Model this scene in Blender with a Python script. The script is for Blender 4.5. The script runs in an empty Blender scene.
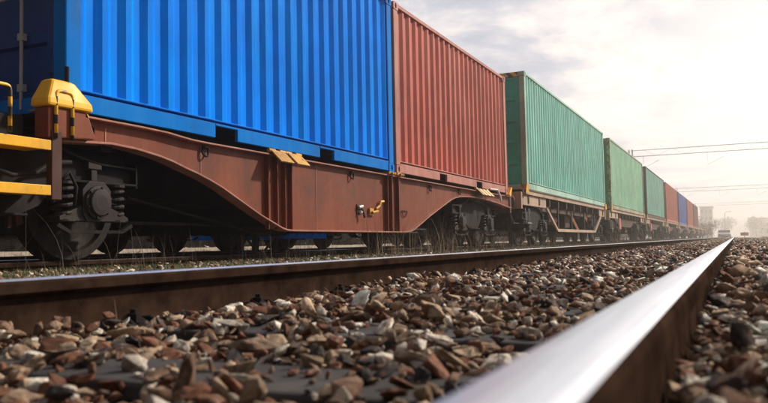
import bpy, bmesh, math, random
import numpy as np
from mathutils import Vector, Matrix, Euler

random.seed(7)
rng = np.random.default_rng(7)
scene = bpy.context.scene
COL = scene.collection
# World frame: +Y runs along the tracks, +X to the right, Z up. Many helpers use (s, L, z): s = along the track, L = metres LEFT.

# ------------------------------------------------------------------ camera
YAW, PITCH, ROLL = math.radians(24.651), math.radians(3.156), 0.02
fw = Vector((-math.sin(YAW) * math.cos(PITCH), math.cos(YAW) * math.cos(PITCH), math.sin(PITCH)))
rt = Vector((math.cos(YAW), math.sin(YAW), 0))
up = rt.cross(fw).normalized()
r2 = rt * math.cos(ROLL) - up * math.sin(ROLL)
u2 = up * math.cos(ROLL) + rt * math.sin(ROLL)
cam_data = bpy.data.cameras.new('camera')
cam = bpy.data.objects.new('camera', cam_data)
COL.objects.link(cam)
M3 = Matrix((r2, u2, -fw)).transposed()
cam.matrix_world = Matrix.Translation((0, 0, 0.068)) @ M3.to_4x4()
cam_data.sensor_width = 36
cam_data.lens = 762 / 768 * 36
cam_data.clip_start = 0.02
cam_data.clip_end = 6000
cam_data.dof.use_dof = True
cam_data.dof.focus_distance = 12
cam_data.dof.aperture_fstop = 6.3
scene.camera = cam
scene.render.resolution_x, scene.render.resolution_y = 1024, 537

# ------------------------------------------------------------------ world + sun
SUN_AZ, SUN_EL = math.radians(36), math.radians(32)      # azimuth to the right of the track direction
sun_dir = Vector((math.sin(SUN_AZ) * math.cos(SUN_EL), math.cos(SUN_AZ) * math.cos(SUN_EL), math.sin(SUN_EL)))
sd = bpy.data.lights.new('sun', 'SUN')
sd.energy = 4.2
sd.angle = math.radians(3)
sd.color = (1.0, 0.90, 0.77)
sun = bpy.data.objects.new('sun', sd)
COL.objects.link(sun)
sun.rotation_euler = sun_dir.to_track_quat('Z', 'Y').to_euler()

world = bpy.data.worlds.new('World')
scene.world = world
world.use_nodes = True
wn, wl = world.node_tree.nodes, world.node_tree.links
wn.clear()
def W(t, **k):
    n = wn.new(t)
    for a, b in k.items():
        setattr(n, a, b)
    return n
def wmath(op, a, b=None, c=None):
    n = W('ShaderNodeMath', operation=op)
    for i, v in enumerate((a, b, c)):
        if v is None: continue
        if isinstance(v, (int, float)): n.inputs[i].default_value = v
        else: wl.new(v, n.inputs[i])
    return n.outputs[0]
def wmix(f, a, b):
    n = W('ShaderNodeMix', data_type='RGBA')
    if isinstance(f, (int, float)): n.inputs[0].default_value = f
    else: wl.new(f, n.inputs[0])
    for i, v in ((6, a), (7, b)):
        if isinstance(v, tuple): n.inputs[i].default_value = (*v, 1)
        else: wl.new(v, n.inputs[i])
    return n.outputs[2]
sky = W('ShaderNodeTexSky', sky_type='NISHITA')
sky.sun_disc = False
sky.sun_elevation = SUN_EL
sky.sun_rotation = SUN_AZ
sky.air_density = 1.2
sky.dust_density = 3.0
tc = W('ShaderNodeTexCoord')
sep = W('ShaderNodeSeparateXYZ'); wl.new(tc.outputs['Generated'], sep.inputs[0])
zc = wmath('ADD', wmath('MAXIMUM', sep.outputs[2], 0.0), 0.16)
cx, cy = wmath('DIVIDE', sep.outputs[0], zc), wmath('DIVIDE', sep.outputs[1], zc)
comb = W('ShaderNodeCombineXYZ'); wl.new(cx, comb.inputs[0]); wl.new(cy, comb.inputs[1])
def wnoise(scale, detail, rough, off, dist=0.0):
    mp = W('ShaderNodeMapping'); wl.new(comb.outputs[0], mp.inputs[0])
    mp.inputs['Location'].default_value = off
    n = W('ShaderNodeTexNoise'); wl.new(mp.outputs[0], n.inputs['Vector'])
    n.inputs['Scale'].default_value = scale; n.inputs['Detail'].default_value = detail
    n.inputs['Roughness'].default_value = rough; n.inputs['Distortion'].default_value = dist
    return n.outputs['Fac']
def wramp(fac, stops):
    r = W('ShaderNodeValToRGB'); wl.new(fac, r.inputs[0])
    cr = r.color_ramp
    while len(cr.elements) < len(stops): cr.elements.new(0.5)
    for e, (p, c) in zip(cr.elements, stops):
        e.position = p; e.color = (*c, 1)
    return r.outputs[0]
n_big = wnoise(1.3, 10, 0.62, (3.1, 0.4, 0), 0.4)
n_sm = wnoise(3.6, 8, 0.6, (1.0, 7.0, 0), 0.3)
nn = wmath('ADD', wmath('MULTIPLY', n_big, 0.65), wmath('MULTIPLY', n_sm, 0.35))
cloud = wramp(nn, [(0.425, (4.4, 4.6, 5.3)), (0.47, (5.5, 5.4, 5.9)), (0.51, (6.9, 6.5, 6.5)), (0.57, (8.4, 7.85, 7.5))])
# warm veil where the sun sits behind the cloud layer
gd = Vector((math.sin(math.radians(6)) * math.cos(math.radians(9)), math.cos(math.radians(6)) * math.cos(math.radians(9)), math.sin(math.radians(9))))
vm = W('ShaderNodeVectorMath', operation='DOT_PRODUCT'); wl.new(tc.outputs['Generated'], vm.inputs[0]); vm.inputs[1].default_value = gd
dotp = wmath('MAXIMUM', vm.outputs['Value'], 0.0)
glow = wmath('POWER', dotp, 40.0)
c2 = wmix(wmath('MULTIPLY', glow, 0.85), cloud, (10.4, 9.5, 8.6))
open_sky = wramp(n_big, [(0.30, (1, 1, 1)), (0.38, (0, 0, 0)), (1.0, (0, 0, 0))])
skyc = wmix(open_sky, c2, sky.outputs[0])
bg = W('ShaderNodeBackground'); 
# added dimming of the unseen sky away from the sun, cuts fill light
vm2 = W('ShaderNodeVectorMath', operation='DOT_PRODUCT'); wl.new(tc.outputs['Generated'], vm2.inputs[0]); vm2.inputs[1].default_value = Vector((math.sin(math.radians(12)), math.cos(math.radians(12)), 0.12)).normalized()
side = wmath('MINIMUM', wmath('MAXIMUM', wmath('MULTIPLY_ADD', vm2.outputs['Value'], 0.85, 0.42), 0.22), 1.0)
skyc = wmix(side, (0, 0, 0), skyc)
wl.new(skyc, bg.inputs[0]); bg.inputs[1].default_value = 0.1
wo = W('ShaderNodeOutputWorld'); wl.new(bg.outputs[0], wo.inputs[0])

vs = scene.view_settings
vs.view_transform = 'Standard'; vs.look = 'None'; vs.gamma = 1; vs.exposure = 0.38; vs.use_curve_mapping = False
scene.render.engine = 'CYCLES'
scene.cycles.volume_bounces = 1
scene.cycles.max_bounces = 8

# ------------------------------------------------------------------ materials
class Mat:
    def __init__(s, name):
        s.m = bpy.data.materials.new(name); s.m.use_nodes = True
        s.n, s.l = s.m.node_tree.nodes, s.m.node_tree.links
        s.b = s.n['Principled BSDF']; s.tc = s.n.new('ShaderNodeTexCoord')
    def noise(s, scale, detail=6, rough=0.6, stretch=(1, 1, 1), dist=0.0, coord='Object'):
        mp = s.n.new('ShaderNodeMapping'); s.l.new(s.tc.outputs[coord], mp.inputs[0])
        mp.inputs['Scale'].default_value = stretch
        n = s.n.new('ShaderNodeTexNoise'); s.l.new(mp.outputs[0], n.inputs['Vector'])
        n.inputs['Scale'].default_value = scale; n.inputs['Detail'].default_value = detail
        n.inputs['Roughness'].default_value = rough; n.inputs['Distortion'].default_value = dist
        return n.outputs['Fac']
    def ramp(s, fac, stops):
        r = s.n.new('ShaderNodeValToRGB'); s.l.new(fac, r.inputs[0]); cr = r.color_ramp
        while len(cr.elements) < len(stops): cr.elements.new(0.5)
        for e, (p, c) in zip(cr.elements, stops):
            e.position = p; e.color = (*c, 1) if isinstance(c, tuple) else (c, c, c, 1)
        return r.outputs[0]
    def mix(s, f, a, b, mode='MIX'):
        n = s.n.new('ShaderNodeMix'); n.data_type = 'RGBA'; n.blend_type = mode
        if isinstance(f, (int, float)): n.inputs[0].default_value = f
        else: s.l.new(f, n.inputs[0])
        for i, v in ((6, a), (7, b)):
            if isinstance(v, tuple): n.inputs[i].default_value = (*v, 1)
            else: s.l.new(v, n.inputs[i])
        return n.outputs[2]
    def mul(s, a, b):
        n = s.n.new('ShaderNodeMath'); n.operation = 'MULTIPLY'
        for i, v in enumerate((a, b)):
            if isinstance(v, (int, float)): n.inputs[i].default_value = v
            else: s.l.new(v, n.inputs[i])
        return n.outputs[0]
    def color(s, c):
        if isinstance(c, tuple): s.b.inputs['Base Color'].default_value = (*c, 1)
        else: s.l.new(c, s.b.inputs['Base Color'])
        return s
    def rough(s, r):
        if isinstance(r, (int, float)): s.b.inputs['Roughness'].default_value = r
        else: s.l.new(r, s.b.inputs['Roughness'])
        return s
    def metal(s, v): s.b.inputs['Metallic'].default_value = v; return s
    def bump(s, h, strength=0.3, dist=0.01):
        n = s.n.new('ShaderNodeBump'); s.l.new(h, n.inputs['Height'])
        n.inputs['Strength'].default_value = strength; n.inputs['Distance'].default_value = dist
        s.l.new(n.outputs[0], s.b.inputs['Normal']); return s

def sc(c, k): return tuple(min(1, v * k) for v in c)
def paint(name, c, rust=0.3, rgh=0.5, fade=(0.5, 0.5, 0.5), fade_amt=0.2, rustc=(0.12, 0.045, 0.022), dirt=0.35, streak=1.0, spec=0.22):
    m = Mat(name)
    base = m.mix(m.ramp(m.noise(1.1, 5), [(0.35, 0.0), (0.65, 1.0)]), sc(c, 0.86), sc(c, 1.12))
    st = m.ramp(m.noise(5.5, 6, 0.65, (1, 1, 0.10)), [(0.48, 0.0), (0.72, 1.0)])
    base = m.mix(m.mul(st, fade_amt * streak), base, fade)
    st2 = m.ramp(m.noise(9, 7, 0.7, (1, 1, 0.07)), [(0.56, 0.0), (0.74, 1.0)])
    base = m.mix(m.mul(st2, dirt), base, sc(tuple(v * .5 + .02 for v in c), .8))
    rs = m.ramp(m.noise(7, 10, 0.75), [(0.70 - 0.14 * rust, 0.0), (0.74 - 0.12 * rust, 1.0)])
    rs2 = m.ramp(m.noise(16, 8, 0.7, (1, 1, 0.25)), [(0.66 - 0.08 * rust, 0.0), (0.72 - 0.08 * rust, 1.0)])
    base = m.mix(m.mul(rs, 0.8), base, rustc)
    base = m.mix(m.mul(rs2, 0.55 * rust), base, sc(rustc, 1.4))
    sf = m.ramp(m.noise(26, 5, 0.6, (1, 1, 0.05)), [(0.66, 0.0), (0.70, 1.0)])
    base = m.mix(m.mul(sf, 0.5 * fade_amt + .1), base, fade)
    gr = m.ramp(m.noise(0.9, 9, 0.75, (1, 1, 0.6), 0.6), [(0.50, 0.0), (0.68, 1.0)])
    base = m.mix(m.mul(gr, dirt * 1.1), base, (0.055, 0.040, 0.032))
    m.color(base).rough(m.ramp(m.noise(4, 6), [(0.3, max(0.05, rgh - .12)), (0.7, min(1, rgh + .15))]))
    hb = m.n.new('ShaderNodeMath'); hb.operation = 'MULTIPLY_ADD'; m.l.new(m.noise(2.6, 3, 0.5), hb.inputs[0]); hb.inputs[1].default_value = 5.0; m.l.new(m.noise(38, 6, 0.6), hb.inputs[2])
    m.bump(hb.outputs[0], 0.18, 0.005)
    m.b.inputs['Specular IOR Level'].default_value = spec
    return m.m

MT = {}
MT['blue'] = paint('blue_paint', (0.0, 0.185, 0.80), 0.05, 0.42, (0.0, 0.38, 0.90), 0.38, (0.03, 0.08, 0.20), 0.05, spec=0.02)
MT['blue_frame'] = paint('blue_frame_paint', (0.0, 0.15, 0.54), 0.22, 0.5, (0.04, 0.27, 0.55), 0.35, (0.05, 0.07, 0.10), 0.25, spec=0.03)
MT['blue_door_shade'] = paint('shaded_blue_door_paint', (0.001, 0.035, 0.20), 0.1, 0.45, (0.01, 0.08, 0.26), 0.2, (0.03, 0.03, 0.06), 0.3)  # wall blue darkened, the shade of the door end put into the paint
MT['red'] = paint('red_oxide_paint', (0.40, 0.062, 0.038), 0.40, 0.55, (0.62, 0.27, 0.20), 0.45, (0.13, 0.035, 0.022), 0.35)
MT['red_frame'] = paint('red_oxide_frame_paint', (0.38, 0.15, 0.12), 0.45, 0.6, (0.55, 0.36, 0.32), 0.4, (0.12, 0.04, 0.025), 0.4)
MT['green'] = paint('teal_green_paint', (0.20, 0.55, 0.47), 0.35, 0.55, (0.46, 0.76, 0.68), 0.55, (0.20, 0.11, 0.06), 0.20)
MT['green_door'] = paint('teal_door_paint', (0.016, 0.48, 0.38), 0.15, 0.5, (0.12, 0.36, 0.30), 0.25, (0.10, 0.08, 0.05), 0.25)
MT['green_frame'] = paint('pale_weathered_frame_paint', (0.30, 0.50, 0.42), 0.5, 0.6, (0.60, 0.62, 0.54), 0.5, (0.22, 0.12, 0.08), 0.4)
MT['mint'] = paint('mint_green_paint', (0.34, 0.66, 0.47), 0.7, 0.6, (0.60, 0.74, 0.60), 0.5, (0.28, 0.13, 0.07), 0.18)
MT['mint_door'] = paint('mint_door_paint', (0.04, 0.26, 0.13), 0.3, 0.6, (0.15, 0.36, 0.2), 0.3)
MT['mint_frame'] = paint('rusty_mint_frame_paint', (0.36, 0.42, 0.30), 1.5, 0.6, (0.5, 0.42, 0.34), 0.5)
MT['aqua'] = paint('aqua_green_paint', (0.22, 0.50, 0.42), 0.45, 0.6, (0.50, 0.64, 0.58), 0.5, (0.26, 0.12, 0.07), 0.3)
MT['brick'] = paint('faded_red_paint', (0.46, 0.11, 0.075), 0.3, 0.6, (0.55, 0.3, 0.24), 0.4)
MT['navy'] = paint('dull_blue_paint', (0.05, 0.10, 0.42), 0.2, 0.6, (0.14, 0.2, 0.38), 0.3, (0.08, 0.07, 0.08))
MT['maroon'] = paint('maroon_paint', (0.17, 0.05, 0.05), 0.3, 0.6, (0.3, 0.16, 0.15), 0.3)
MT['sole'] = paint('brown_wagon_paint', (0.175, 0.046, 0.024), 0.75, 0.55, (0.26, 0.098, 0.055), 0.40, (0.085, 0.027, 0.014), 0.6, spec=.12)
MT['sole_edge'] = paint('worn_brown_flange_paint', (0.30, 0.115, 0.075), 0.6, 0.5, (0.42, 0.25, 0.18), 0.5, (0.13, 0.05, 0.03), 0.3)
MT['brown_dk'] = paint('dark_brown_steel', (0.060, 0.022, 0.016), 0.6, 0.7, (0.10, 0.055, 0.04), 0.3, (0.05, 0.022, 0.015), 0.5)
MT['grime_shade'] = paint('grimy_shaded_bogie_steel', (0.011, 0.009, 0.010), 0.5, 0.8, (0.03, 0.026, 0.026), 0.4, (0.022, 0.014, 0.010), 0.5, spec=0.12)  # real grime, taken darker with under-wagon shade in the base colour
MT['grime_shade_lt'] = paint('dusty_shaded_bogie_steel', (0.028, 0.023, 0.023), 0.5, 0.6, (0.065, 0.055, 0.05), 0.4, (0.035, 0.022, 0.015), 0.5, spec=0.12)  # dusty steel, also darkened for the shade underneath
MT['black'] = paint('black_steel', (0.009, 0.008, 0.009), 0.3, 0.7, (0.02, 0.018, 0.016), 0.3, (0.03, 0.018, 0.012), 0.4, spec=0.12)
MT['yellow'] = paint('yellow_paint', (0.78, 0.40, 0.012), 0.42, 0.45, (0.80, 0.52, 0.14), 0.25, (0.30, 0.13, 0.02), 0.35)
MT['yellow_worn'] = paint('worn_yellow_paint', (0.60, 0.31, 0.05), 1.3, 0.6, (0.62, 0.42, 0.2), 0.3, (0.24, 0.11, 0.04), 0.35)
MT['beige'] = paint('pale_beige_wagon_paint', (0.40, 0.28, 0.20), 0.5, 0.65, (0.55, 0.44, 0.37), 0.4, (0.25, 0.13, 0.08), 0.4)
MT['white'] = paint('white_paint', (0.75, 0.74, 0.72), 0.1, 0.4, (0.6, 0.58, 0.55), 0.3, (0.3, 0.25, 0.2), 0.2)
MT['zinc'] = paint('galvanised_steel', (0.38, 0.38, 0.39), 0.25, 0.4, (0.5, 0.5, 0.5), 0.3, (0.22, 0.17, 0.14), 0.3)
MT['concrete'] = paint('sleeper_concrete', (0.040, 0.036, 0.037), 0.6, 0.9, (0.10, 0.09, 0.085), 0.5, (0.08, 0.055, 0.045), 0.5)
MT['wood'] = paint('old_sleeper_wood', (0.17, 0.12, 0.095), 0.3, 0.9, (0.25, 0.2, 0.16), 0.4, (0.07, 0.045, 0.03), 0.5)
MT['glass'] = Mat('dark_window_glass').color((0.02, 0.025, 0.03)).rough(0.08).m
MT['wall_pale'] = paint('pale_render_wall', (0.66, 0.63, 0.58), 0.05, 0.9)
MT['orange'] = paint('orange_yellow_paint', (0.8, 0.5, 0.02), 0.05, 0.5)
def stripes(name, a, b, freq, ax):
    m = Mat(name)
    mp = m.n.new('ShaderNodeMapping'); m.l.new(m.tc.outputs['Object'], mp.inputs[0])
    sp = m.n.new('ShaderNodeSeparateXYZ'); m.l.new(mp.outputs[0], sp.inputs[0])
    v = None
    for i, k in enumerate(ax):
        if k:
            t = m.mul(sp.outputs[i], k * freq)
            if v is None: v = t
            else:
                ad = m.n.new('ShaderNodeMath'); ad.operation = 'ADD'; m.l.new(v, ad.inputs[0]); m.l.new(t, ad.inputs[1]); v = ad.outputs[0]
    f = m.n.new('ShaderNodeMath'); f.operation = 'FRACT'; m.l.new(v, f.inputs[0])
    g = m.n.new('ShaderNodeMath'); g.operation = 'GREATER_THAN'; m.l.new(f.outputs[0], g.inputs[0]); g.inputs[1].default_value = 0.5
    base = m.mix(g.outputs[0], a, b)
    base = m.mix(m.ramp(m.noise(14, 8, 0.7), [(0.55, 0.0), (0.62, 0.8)]), base, (0.10, 0.06, 0.03))
    m.color(base).rough(0.5)
    return m.m
MT['hazard_rail'] = stripes('black_yellow_banded_paint', (0.75, 0.42, 0.02), (0.015, 0.015, 0.015), 7.5, (0, 0, 1))
MT['hazard'] = stripes('black_yellow_diagonal_paint', (0.72, 0.44, 0.04), (0.02, 0.018, 0.015), 4.2, (1, 1, 1))

# rails
m = Mat('rail_running_surface')
m.color(m.mix(m.ramp(m.noise(3, 8, 0.6, (60, 0.6, 1)), [(0.35, 0.0), (0.7, 1.0)]), (0.60, 0.63, 0.70), (0.80, 0.82, 0.88)))
m.metal(1.0).rough(m.ramp(m.noise(4, 6, 0.6, (50, 0.8, 1)), [(0.3, 0.32), (0.75, 0.52)])).bump(m.noise(6, 8, 0.7, (40, 0.5, 1)), 0.06, 0.001)
MT['rail_top'] = m.m
m = Mat('rail_rust')
c = m.mix(m.ramp(m.noise(9, 9, 0.7), [(0.35, 0.0), (0.65, 1.0)]), (0.014, 0.008, 0.006), (0.042, 0.024, 0.016))
c = m.mix(m.ramp(m.noise(2.2, 6, 0.6, (1, 0.5, 3)), [(0.5, 0.0), (0.75, 0.5)]), c, (0.078, 0.050, 0.035))
m.b.inputs['Specular IOR Level'].default_value = .0
m.color(c).rough(0.9).bump(m.noise(120, 8, 0.65), 0.35, 0.002)
MT['rail_side'] = m.m

# ground
m = Mat('ground_dry_soil_and_grass')
g1 = m.noise(0.35, 8, 0.6); g2 = m.noise(3.5, 10, 0.7); g3 = m.noise(24, 8, 0.7)
c = m.mix(m.ramp(g1, [(0.4, 0.0), (0.6, 1.0)]), (0.20, 0.145, 0.095), (0.12, 0.115, 0.055))
c = m.mix(m.ramp(g2, [(0.45, 0.0), (0.62, 1.0)]), c, (0.30, 0.23, 0.165))
c = m.mix(m.ramp(g3, [(0.4, 0.0), (0.7, 0.7)]), c, (0.09, 0.065, 0.05))
m.color(c).rough(0.95).bump(m.noise(30, 10, 0.75), 0.8, 0.04)
MT['ground'] = m.m
m = Mat('ballast_bed')
v = m.n.new('ShaderNodeTexVoronoi'); v.inputs['Scale'].default_value = 20; m.l.new(m.tc.outputs['Object'], v.inputs['Vector'])
sp = m.n.new('ShaderNodeSeparateColor'); m.l.new(v.outputs['Color'], sp.inputs[0])
c = m.ramp(sp.outputs[0], [(0.0, (0.020, 0.016, 0.014)), (0.35, (0.06, 0.033, 0.024)), (0.6, (0.09, 0.066, 0.05)), (0.86, (0.15, 0.11, 0.08)), (0.97, (0.35, 0.30, 0.25))])  # tones kept dark, painting shadow into gaps between the stones
m.color(c).rough(0.9).bump(v.outputs['Distance'], 1.0, 0.03)
MT['ballast'] = m.m
m = Mat('crushed_stone')
at = m.n.new('ShaderNodeAttribute'); at.attribute_name = 'tint'
n1 = m.noise(55, 8, 0.7)
c = m.mix(1.0, at.outputs['Color'], m.ramp(n1, [(0.32, 0.55), (0.66, 1.6)]), 'MULTIPLY')
c = m.mix(m.ramp(m.noise(22, 6, 0.7), [(0.50, 0.0), (0.66, 0.65)]), c, (0.17, 0.075, 0.040))
c = m.mix(m.ramp(m.noise(34, 8, 0.75), [(0.56, 0.0), (0.66, 0.7)]), c, (0.40, 0.31, 0.23))
m.b.inputs['Specular IOR Level'].default_value = .2
m.color(c).rough(0.85).bump(m.noise(75, 10, 0.8), 0.9, 0.006)
MT['stone'] = m.m
def leafy(name, a, b):
    m = Mat(name)
    at = m.n.new('ShaderNodeAttribute'); at.attribute_name = 'tint'
    c = m.mix(1.0, at.outputs['Color'], m.ramp(m.noise(3), [(0.3, 0.8), (0.7, 1.15)]), 'MULTIPLY')
    m.color(c).rough(0.8)
    return m.m
MT['blade'] = leafy('grass_blades', None, None)
MT['straw'] = leafy('dry_stalks', None, None)
MT['leaf'] = leafy('foliage', None, None)
MT['bark'] = paint('bark', (0.11, 0.08, 0.06), 0.2, 0.9)

# ------------------------------------------------------------------ mesh helpers
def V(s, L, z): return Vector((-L, s, z))
class MB:
    def __init__(self): self.v = []; self.f = []; self.mi = []
    def add(self, vs, fs, mi=0):
        o = len(self.v); self.v += [Vector(p) for p in vs]
        for f in fs: self.f.append([o + i for i in f]); self.mi.append(mi)
        return self
    def box(self, s0, s1, L0, L1, z0, z1, mi=0):
        p = [V(s, L, z) for z in (z0, z1) for L in (L0, L1) for s in (s0, s1)]
        return self.add(p, [(0, 1, 3, 2), (4, 6, 7, 5), (0, 4, 5, 1), (2, 3, 7, 6), (0, 2, 6, 4), (1, 5, 7, 3)], mi)
    def prism(self, poly, axis, a, b, mi=0):
        # poly: 2D points; axis 's','L','z' = extrusion axis from a to b
        n = len(poly)
        def pt(p, t):
            if axis == 'L': return V(p[0], t, p[1])      # (s,z)
            if axis == 's': return V(t, p[0], p[1])      # (L,z)
            return V(p[0], p[1], t)                      # (s,L)
        vs = [pt(p, a) for p in poly] + [pt(p, b) for p in poly]
        fs = [tuple(range(n)), tuple(range(2 * n - 1, n - 1, -1))] + [(i, (i + 1) % n, n + (i + 1) % n, n + i) for i in range(n)]
        return self.add(vs, fs, mi)
    def strip(self, pts, L0, L1, th, mi=0):
        # flange: polyline in (s,z) with thickness th below, spanning L0..L1
        n = len(pts)
        vs = []
        for s, z in pts: vs += [V(s, L0, z), V(s, L1, z), V(s, L1, z - th), V(s, L0, z - th)]
        fs = [(0, 1, 2, 3), tuple(4 * (n - 1) + i for i in (3, 2, 1, 0))]
        for i in range(n - 1):
            for k in range(4):
                a, b = 4 * i + k, 4 * i + (k + 1) % 4
                fs.append((a, b, b + 4, a + 4))
        return self.add(vs, fs, mi)
    def tube(self, pts, r, seg=8, mi=0, closed=False):
        pts = [Vector(p) for p in pts]; n = len(pts); vs = []; prev = None
        for i, p in enumerate(pts):
            if closed: t = pts[(i + 1) % n] - pts[i - 1]
            else: t = (pts[min(i + 1, n - 1)] - pts[max(i - 1, 0)])
            t.normalize()
            if prev is None:
                a = Vector((0, 0, 1)) if abs(t.z) < 0.9 else Vector((1, 0, 0))
                u = t.cross(a).normalized()
            else:
                u = (prev - t * prev.dot(t)).normalized()
            prev = u; w = t.cross(u)
            rr = r[i] if isinstance(r, (list, tuple)) else r
            vs += [p + (u * math.cos(2 * math.pi * k / seg) + w * math.sin(2 * math.pi * k / seg)) * rr for k in range(seg)]
        fs = []
        for i in range(n if closed else n - 1):
            for k in range(seg):
                a, b = i * seg + k, i * seg + (k + 1) % seg
                c, d = ((i + 1) % n) * seg + (k + 1) % seg, ((i + 1) % n) * seg + k
                fs.append((a, b, c, d))
        if not closed: fs += [tuple(range(seg - 1, -1, -1)), tuple((n - 1) * seg + k for k in range(seg))]
        return self.add(vs, fs, mi)
    def lathe(self, c, prof, seg=24, axis='L', mi=0):
        # prof: list (offset along axis, radius); c = (s,L,z)
        vs = []
        for o, r in prof:
            for k in range(seg):
                a = 2 * math.pi * k / seg
                if axis == 'L': vs.append(V(c[0] + r * math.cos(a), c[1] + o, c[2] + r * math.sin(a)))
                elif axis == 's': vs.append(V(c[0] + o, c[1] + r * math.cos(a), c[2] + r * math.sin(a)))
                else: vs.append(V(c[0] + r * math.cos(a), c[1] + r * math.sin(a), c[2] + o))
        fs = []
        for i in range(len(prof) - 1):
            for k in range(seg):
                a, b = i * seg + k, i * seg + (k + 1) % seg
                fs.append((a, b, b + seg, a + seg))
        fs += [tuple(range(seg)), tuple((len(prof) - 1) * seg + k for k in range(seg - 1, -1, -1))]
        return self.add(vs, fs, mi)
    def build(self, name, mats, parent=None, bevel=0, smooth=False):
        if not isinstance(mats, (list, tuple)): mats = [mats]
        org = Vector((0, 0, 0)); p = parent
        while p is not None: org += p.location; p = p.parent
        me = bpy.data.meshes.new(name)
        me.from_pydata([v - org for v in self.v], [], self.f)
        for mt in mats: me.materials.append(MT[mt] if isinstance(mt, str) else mt)
        me.polygons.foreach_set('material_index', self.mi)
        bm = bmesh.new(); bm.from_mesh(me); bmesh.ops.recalc_face_normals(bm, faces=bm.faces[:]); bm.to_mesh(me); bm.free()
        if smooth: me.polygons.foreach_set('use_smooth', [True] * len(me.polygons))
        me.update()
        o = bpy.data.objects.new(name, me); COL.objects.link(o); o.parent = parent
        if bevel:
            b = o.modifiers.new('bevel', 'BEVEL'); b.width = bevel; b.segments = 2; b.limit_method = 'ANGLE'; b.angle_limit = math.radians(40)
        return o
def tag(o, label=None, cat=None, group=None, kind=None):
    if label: o['label'] = label
    if cat: o['category'] = cat
    if group: o['group'] = group
    if kind: o['kind'] = kind
    return o
def empty(name, loc, label, cat, group=None):
    o = bpy.data.objects.new(name, None); COL.objects.link(o); o.location = V(*loc); o.empty_display_size = 0.2
    return tag(o, label, cat, group)
def copy_tree(o, parent=None):
    c = o.copy(); COL.objects.link(c); c.parent = parent
    for ch in list(o.children): copy_tree(ch, c)
    return c
def auto_smooth(o, ang=35):
    me = o.data
    me.polygons.foreach_set('use_smooth', [True] * len(me.polygons))
    bm = bmesh.new(); bm.from_mesh(me)
    for e in bm.edges:
        if len(e.link_faces) == 2 and e.calc_face_angle(0) > math.radians(ang): e.smooth = False
    bm.to_mesh(me); bm.free()
    return o

# ------------------------------------------------------------------ setting
RZ = -0.021            # rail top of the freight track (our own track's rail top is z = 0)
LC = 5.72              # centre line of the freight track
LC3 = 10.35            # centre line of the track beyond
LB = 0.8475            # centre line of our own track
g = MB(); n = 40
xs = [-1100 * (1 - i / 20) ** 2 if i < 20 else 1100 * ((i - 20) / 20) ** 2 for i in range(41)]
for i, x in enumerate(xs):
    for y in xs: g.v.append(Vector((x, y, -0.245)))
for i in range(40):
    for j in range(40):
        g.f.append([i * 41 + j, (i + 1) * 41 + j, (i + 1) * 41 + j + 1, i * 41 + j + 1]); g.mi.append(0)
tag(g.build('ground', 'ground'), kind='structure')
for prof_ in ([(-1.9, -.252), (-.9, -.172), (-.0, -.172), (2.2, -.172), (2.44, -.235)],
              [(2.45, -.252), (2.85, -.105), (4.6, -.095), (8.2, -.095), (8.5, -.11), (11.9, -.11), (12.5, -.252)]):
    b = MB()
    b.prism(prof_, 's', -12, 320)
    tag(b.build('ballast_bed', 'ballast'), kind='structure')

b = MB(); b.prism([(12.3, -.20), (12.6, -.118), (16, -.07), (22.5, .055), (30, .03), (31, -.25)], 's', -12, 200)
m = Mat('dusty_pale_verge'); c = m.mix(m.ramp(m.noise(2.5, 10, .75), [(.42, 0.0), (.6, 1.0)]), (.46, .37, .29), (.22, .17, .11)); m.color(c).rough(.95).bump(m.noise(20, 8, .7), .7, .03)
MT['verge'] = m.m
tag(b.build('verge', 'verge'), kind='structure')

def rail_profile(lc):
    h = 0.159
    half = [(0.0, 0.0), (0.022, -0.0006), (0.030, -0.004), (0.0355, -0.011), (0.036, -0.034), (0.030, -0.040), (0.012, -0.048), (0.008, -0.060), (0.008, -0.118), (0.016, -0.134), (0.045, -0.143), (0.070, -0.149), (0.070, -0.159)]
    pts = [(lc + x, z) for x, z in half] + [(lc - x, z) for x, z in reversed(half[1:])]
    return pts
def make_rail(lc, ztop, s0, s1, label, group=None):
    pr = rail_profile(lc); n = len(pr)
    ss = [s0]
    step = 0.5
    while ss[-1] < s1:
        ss.append(min(s1, ss[-1] + step)); step *= 1.12
    b = MB()
    for s in ss: b.v += [V(s, p[0], p[1] + ztop) for p in pr]
    for i in range(len(ss) - 1):
        for k in range(n):
            k2 = (k + 1) % n
            b.f.append([i * n + k, i * n + k2, (i + 1) * n + k2, (i + 1) * n + k])
            b.mi.append(0 if k in (0, 1, n - 1, n - 2) else 1)
    b.f += [list(range(n)), list(range((len(ss) - 1) * n, len(ss) * n))]; b.mi += [1, 1]
    o = b.build('rail', ['rail_top', 'rail_side']); auto_smooth(o, 28)
    return tag(o, label, 'rail', group)
L_NEAR, L_FAR = 0.095, 1.600
make_rail(L_NEAR, 0, -6, 320, 'polished steel rail running out of focus close past the viewer, foremost of all the rails', 'steel rails')
make_rail(L_FAR, 0, -6, 320, 'shiny topped brown rail between the gravel and the freight train', 'steel rails')
make_rail(LC - .7525, RZ, -6, 320, 'dull rail under the near wheels of the container train', 'steel rails')
make_rail(LC + .7525, RZ, -6, 320, 'dull rail under the far wheels of the container train', 'steel rails')
make_rail(LC3 - .7525, RZ, -6, 200, 'near rail of the track beyond the container train', 'steel rails')
make_rail(LC3 + .7525, RZ, -6, 200, 'far rail of the track beyond the container train', 'steel rails')

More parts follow.
